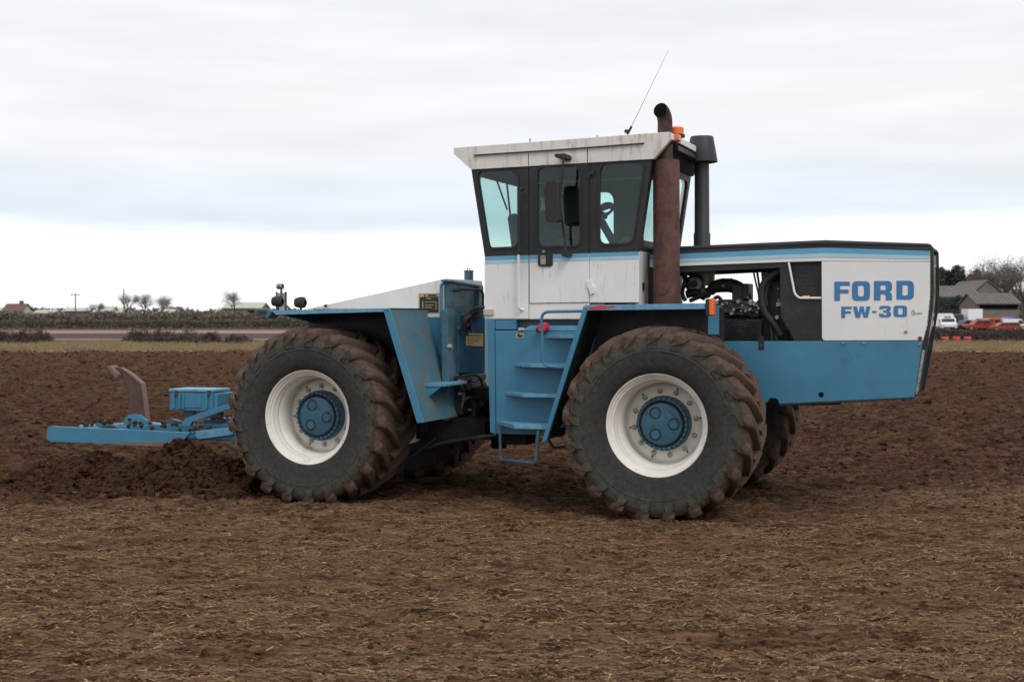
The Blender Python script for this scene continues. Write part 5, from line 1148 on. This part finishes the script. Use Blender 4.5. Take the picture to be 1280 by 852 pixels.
# right: barns and shed
house('stone_barn', 1160, 1226, 357.5, 371, 404, 270, 14, 'wall_brown', 'roof_grey', 'long barn with a low grey roof just right of the tractor nose', 'barn', 'x', (('door', 1188, 1196, 380, 402),), None, 12)
house('gabled_barn', 1212, 1256, 350.5, 370, 404, 290, 18, 'wall_brown', 'roof_grey', 'tall grey gabled barn standing behind the open-fronted shed', 'barn', 'y', (('door', 1228, 1238, 384, 402),))
house('open_shed', 1221, 1274, 367, 379.5, 405, 232, 9, 'wall_brown', 'roof_grey', 'brown shed with a long dark opening under its eaves at the right edge', 'shed', 'x', (('opening', 1224, 1272, 380.6, 386.4),), None, 10)
G = 'dark evergreens behind the barns'
for i, (px, top, d, w_, lb) in enumerate(((1176, 343, 330, 7, 'dark evergreen rising just right of the tractor nose'), (1190, 341, 335, 6.5, 'tallest dark evergreen above the long barn'), (1205, 348, 330, 6.5, 'dark evergreen between the tallest one and the gabled barn'), (1219, 346, 340, 6, 'evergreen beside the ridge of the gabled barn'), (1232, 349, 335, 6, 'evergreen just right of the gabled barn ridge'),
        (1176, 374, 258, 4.5, 'dark green tree in front of the long barn, nearest the tractor'), (1194, 374, 256, 4.8, 'dark green tree in front of the long barn wall, right of another'), (1207, 383, 254, 3.6, 'small dark green tree at the shed corner'))):
    leafy_tree(px, top, d, w_, 80 + i, lb, G)
G = 'leafless trees behind the shed'
for px, top, d, sd, lb in ((1252, 322, 320, 21, 'tall purple-brown leafless tree behind the open-fronted shed'), (1240, 334, 310, 22, 'shorter leafless tree left of the tall one behind the shed'), (1266, 330, 310, 23, 'leafless tree right of the tall one behind the shed'), (1280, 326, 300, 24, 'leafless tree cut by the right edge of the picture'), (1258, 342, 290, 26, 'low dense leafless tree directly above the shed roof'), (1226, 345, 340, 27, 'thin leafless tree showing over the gabled barn')):
    bare_tree(px, top, d, .85, sd, lb, G, col='twig')

# vehicles
def wheel_small(root, pts, r_):
    mb = MB(); mb.lathe([(.001, -.11), (r_ * .6, -.11), (r_, -.09), (r_, .09), (r_ * .6, .11), (.001, .11)], n=18); me = mb.mesh('wheel'); hb = MB(); hb.lathe([(.001, -.12), (r_ * .5, -.12), (r_ * .55, .12), (.001, .12)], n=12); hme = hb.mesh('rim')
    for x, y in pts:
        o = link('wheel', me, M['rubber'], root); o.location = (x, y, r_); c = link('rim', hme, M['alu'], o)
def vehicle(name, px, d, rot, label, cat, body, glass_, L_, W_, col, group='vehicles parked by the farm sheds', wr=.33, wx=(.18, .80), extra=None):
    """body and glass: outlines along the length (0..1) and height in metres"""
    r_ = empty(name, (WX(px, d), d, -.1), (0, 0, R(rot)), label=label, cat=cat, group=group)
    f = lambda l: [((a - .5) * L_, z) for a, z in l]
    mb = MB(); mb.prism(f(body), -W_ / 2, W_ / 2); mb.build('body', M[col], r_, .05)
    for g in glass_:
        mb = MB(); mb.prism(f(g), -W_ / 2 - .012, W_ / 2 + .012); mb.build('window', M['car_glass'], r_)
    wheel_small(r_, [((a - .5) * L_, s * (W_ / 2 - .08)) for a in wx for s in (-1, 1)], wr)
    if extra: extra(r_)
    return r_
car = [(0, .35), (0, .75), (.06, .85), (.26, .92), (.40, 1.42), (.82, 1.45), (.97, .95), (1, .85), (1, .35)]
cg = [[(.30, .93), (.415, 1.36), (.58, 1.38), (.58, .95)], [(.60, .95), (.60, 1.38), (.80, 1.38), (.90, .97)]]
hatch = [(0, .32), (0, .70), (.05, .80), (.22, .90), (.36, 1.40), (.90, 1.45), (.98, .95), (1, .80), (1, .32)]
hg = [[(.27, .92), (.38, 1.34), (.58, 1.37), (.58, .95)], [(.60, .95), (.60, 1.37), (.87, 1.37), (.92, .97)]]
van = [(0, .35), (0, .95), (.10, 1.10), (.22, 1.85), (.30, 1.98), (1, 2.0), (1, .35)]
vg = [[(.13, 1.12), (.225, 1.75), (.36, 1.75), (.36, 1.15)]]
def front(r_, L_, W_, zb_, zt_, hood):
    x = -L_ / 2
    MB().box(x - .02, x + .01, -W_ * .36, W_ * .36, .38, .55).build('bumper', M['rubber'], r_)
    for s in (-1, 1): MB().box(x - .03, x + .01, s * W_ * .38 - .12, s * W_ * .38 + .12, .62, .78).build('headlight', M['cream'], r_)
def screen(r_, a, b, W_, L_):
    # windscreen glass laid on the sloping front of the cabin
    (ax, az), (bx, bz) = a, b; ax = (ax - .5) * L_; bx = (bx - .5) * L_; n_ = Vector((-(bz - az), 0, bx - ax)).normalized() * .015
    mb = MB(); w_ = W_ / 2 - .12
    vs = [Vector((ax, -w_, az)) + n_, Vector((ax, w_, az)) + n_, Vector((bx, w_ * .92, bz)) + n_, Vector((bx, -w_ * .92, bz)) + n_]
    mb.add(vs + [v - n_ * .8 for v in vs], [(0, 1, 2, 3), (4, 7, 6, 5), (0, 4, 5, 1), (1, 5, 6, 2), (2, 6, 7, 3), (3, 7, 4, 0)]); mb.build('windscreen', M['car_glass'], r_)
v = vehicle('parked_car', 1184.5, 183, 78, 'white four-wheel-drive car facing the field, just right of the tractor nose', 'car', [(0, .40), (0, .95), (.05, 1.05), (.30, 1.12), (.40, 1.68), (1, 1.72), (1, .40)], [[(.36, 1.15), (.43, 1.60), (.62, 1.60), (.62, 1.15)], [(.65, 1.15), (.65, 1.60), (.92, 1.60), (.92, 1.15)]], 4.3, 2.0, 'car_white', wr=.38)
front(v, 4.3, 2.0, 0, 0, 0); screen(v, (.31, 1.16), (.395, 1.64), 2.0, 4.3)
cv = vehicle('caravan', 1171, 196, 12, 'white touring caravan half hidden behind the tractor nose', 'caravan', [(0, .5), (0, 1.5), (.10, 2.3), (.92, 2.35), (1, 1.6), (1, .5)], [[(.15, 1.3), (.15, 1.9), (.34, 1.9), (.34, 1.3)], [(.62, 1.3), (.62, 1.9), (.85, 1.9), (.85, 1.3)]], 4.6, 2.1, 'car_white', wx=(.5,))
# box lorry
lo_ = vehicle('box_lorry', 1209, 200, 168, 'white box lorry standing beyond the cars, its dark cab at the left', 'lorry', [(0.02, .6), (.02, .9), (.86, .9), (.86, .6)], [], 5.6, 1.9, 'car_dark', wr=.42, wx=(.15, .75))
lo_.rotation_euler = (0, 0, R(10))
MB().box(-.4, 1.9, -1.0, 1.0, .95, 3.0).build('cargo_box', M['car_white'], lo_, .03)
mb = MB(); mb.prism([(-2.8, .6), (-2.8, 1.5), (-2.5, 2.2), (-1.1, 2.25), (-1.0, .6)], -.95, .95); cb = mb.build('cab', M['car_dark'], lo_, .05)
mb = MB(); mb.prism([(-2.45, 1.5), (-2.3, 2.05), (-1.6, 2.05), (-1.6, 1.5)], -.965, .965); mb.build('window', M['car_glass'], cb)
vehicle('parked_car', 1207, 186, 20, 'small dark blue car between the white four-wheel-drive car and the red car', 'car', hatch, hg, 3.6, 1.65, 'car_dark')
vehicle('parked_car', 1222, 184, 6, 'dark red car left of the orange van', 'car', car, cg, 3.9, 1.65, 'car_red')
vn = vehicle('parked_van', 1240, 187, 14, 'orange-red van with dark side windows behind the hedge', 'van', [(0, .35), (0, .95), (.10, 1.05), (.2, 1.55), (.28, 1.68), (1, 1.7), (1, .35)], [[(.13, 1.08), (.21, 1.5), (.40, 1.5), (.40, 1.1)], [(.45, 1.1), (.45, 1.5), (.68, 1.5), (.68, 1.1)]], 3.6, 1.7, 'car_orange')
vehicle('parked_car', 1256, 180, -8, 'low red estate car partly in front of the white van', 'car', [(a, z * .8) for a, z in hatch], [[(a, z * .8) for a, z in g] for g in hg], 3.9, 1.6, 'car_red', wr=.28)
vehicle('parked_van', 1267, 186, 174, 'white van at the right end of the row of vehicles', 'van', [(a, z * .8) for a, z in van], [[(a, z * .8) for a, z in g] for g in vg], 3.2, 1.7, 'car_white')
vehicle('parked_car', 1231, 197, 15, 'grey-green pickup standing behind the orange-red van', 'car', [(0, .4), (0, .95), (.2, 1.0), (.3, 1.6), (.55, 1.6), (.58, 1.05), (1, 1.05), (1, .4)], [[(.25, 1.05), (.32, 1.5), (.52, 1.5), (.53, 1.05)]], 4.4, 1.7, 'roof_grey')
t_ = vehicle('farm_trailer', 1259, 215, 8, 'flat farm trailer with a blue tarpaulin in front of the shed wall', 'trailer', [(0, .8), (0, 1.0), (1, 1.0), (1, .8)], [], 3.4, 1.8, 'wall_brown', wx=(.5,))
mb = MB(); mb.prism([(-1.1, 1.01), (-1.0, 1.5), (-.4, 1.8), (.4, 1.85), (.8, 1.55), (.9, 1.01)], -.85, .85); tag(mb.build('tarpaulin', M['tarp'], None, .08), 'blue tarpaulin over a load on the farm trailer', 'tarpaulin')
tp = bpy.data.objects[-1] if False else [o for o in COL.objects if o.name.startswith('tarpaulin')][-1]; tp.location = t_.location; tp.rotation_euler = t_.rotation_euler
# barrels in front of the bramble hedge
bmesh_ = MB(); bmesh_.lathe([(.001, 0), (.24, 0), (.26, .02), (.26, .14), (.275, .15), (.26, .16), (.26, .30), (.275, .31), (.26, .32), (.26, .44), (.24, .46), (.001, .46)], axis='Z', n=24); bme = bmesh_.mesh('barrel')
lidm = MB(); lidm.lathe([(.001, .475), (.20, .475), (.23, .465), (.235, .455)], axis='Z', n=20); lme = lidm.mesh('lid')
for px, lb in ((1181.5, 'short red barrel, leftmost of the three before the bramble hedge'), (1195.5, 'short red barrel, middle of the three before the bramble hedge'), (1209.5, 'short red barrel, rightmost of the three before the bramble hedge')):
    o = link('barrel', bme, M['crate_red']); o.location = (WX(px, 99), 99, -.02); tag(o, lb, 'barrel', 'red barrels by the hedge'); link('lid', lme, M['crate_red'], o)
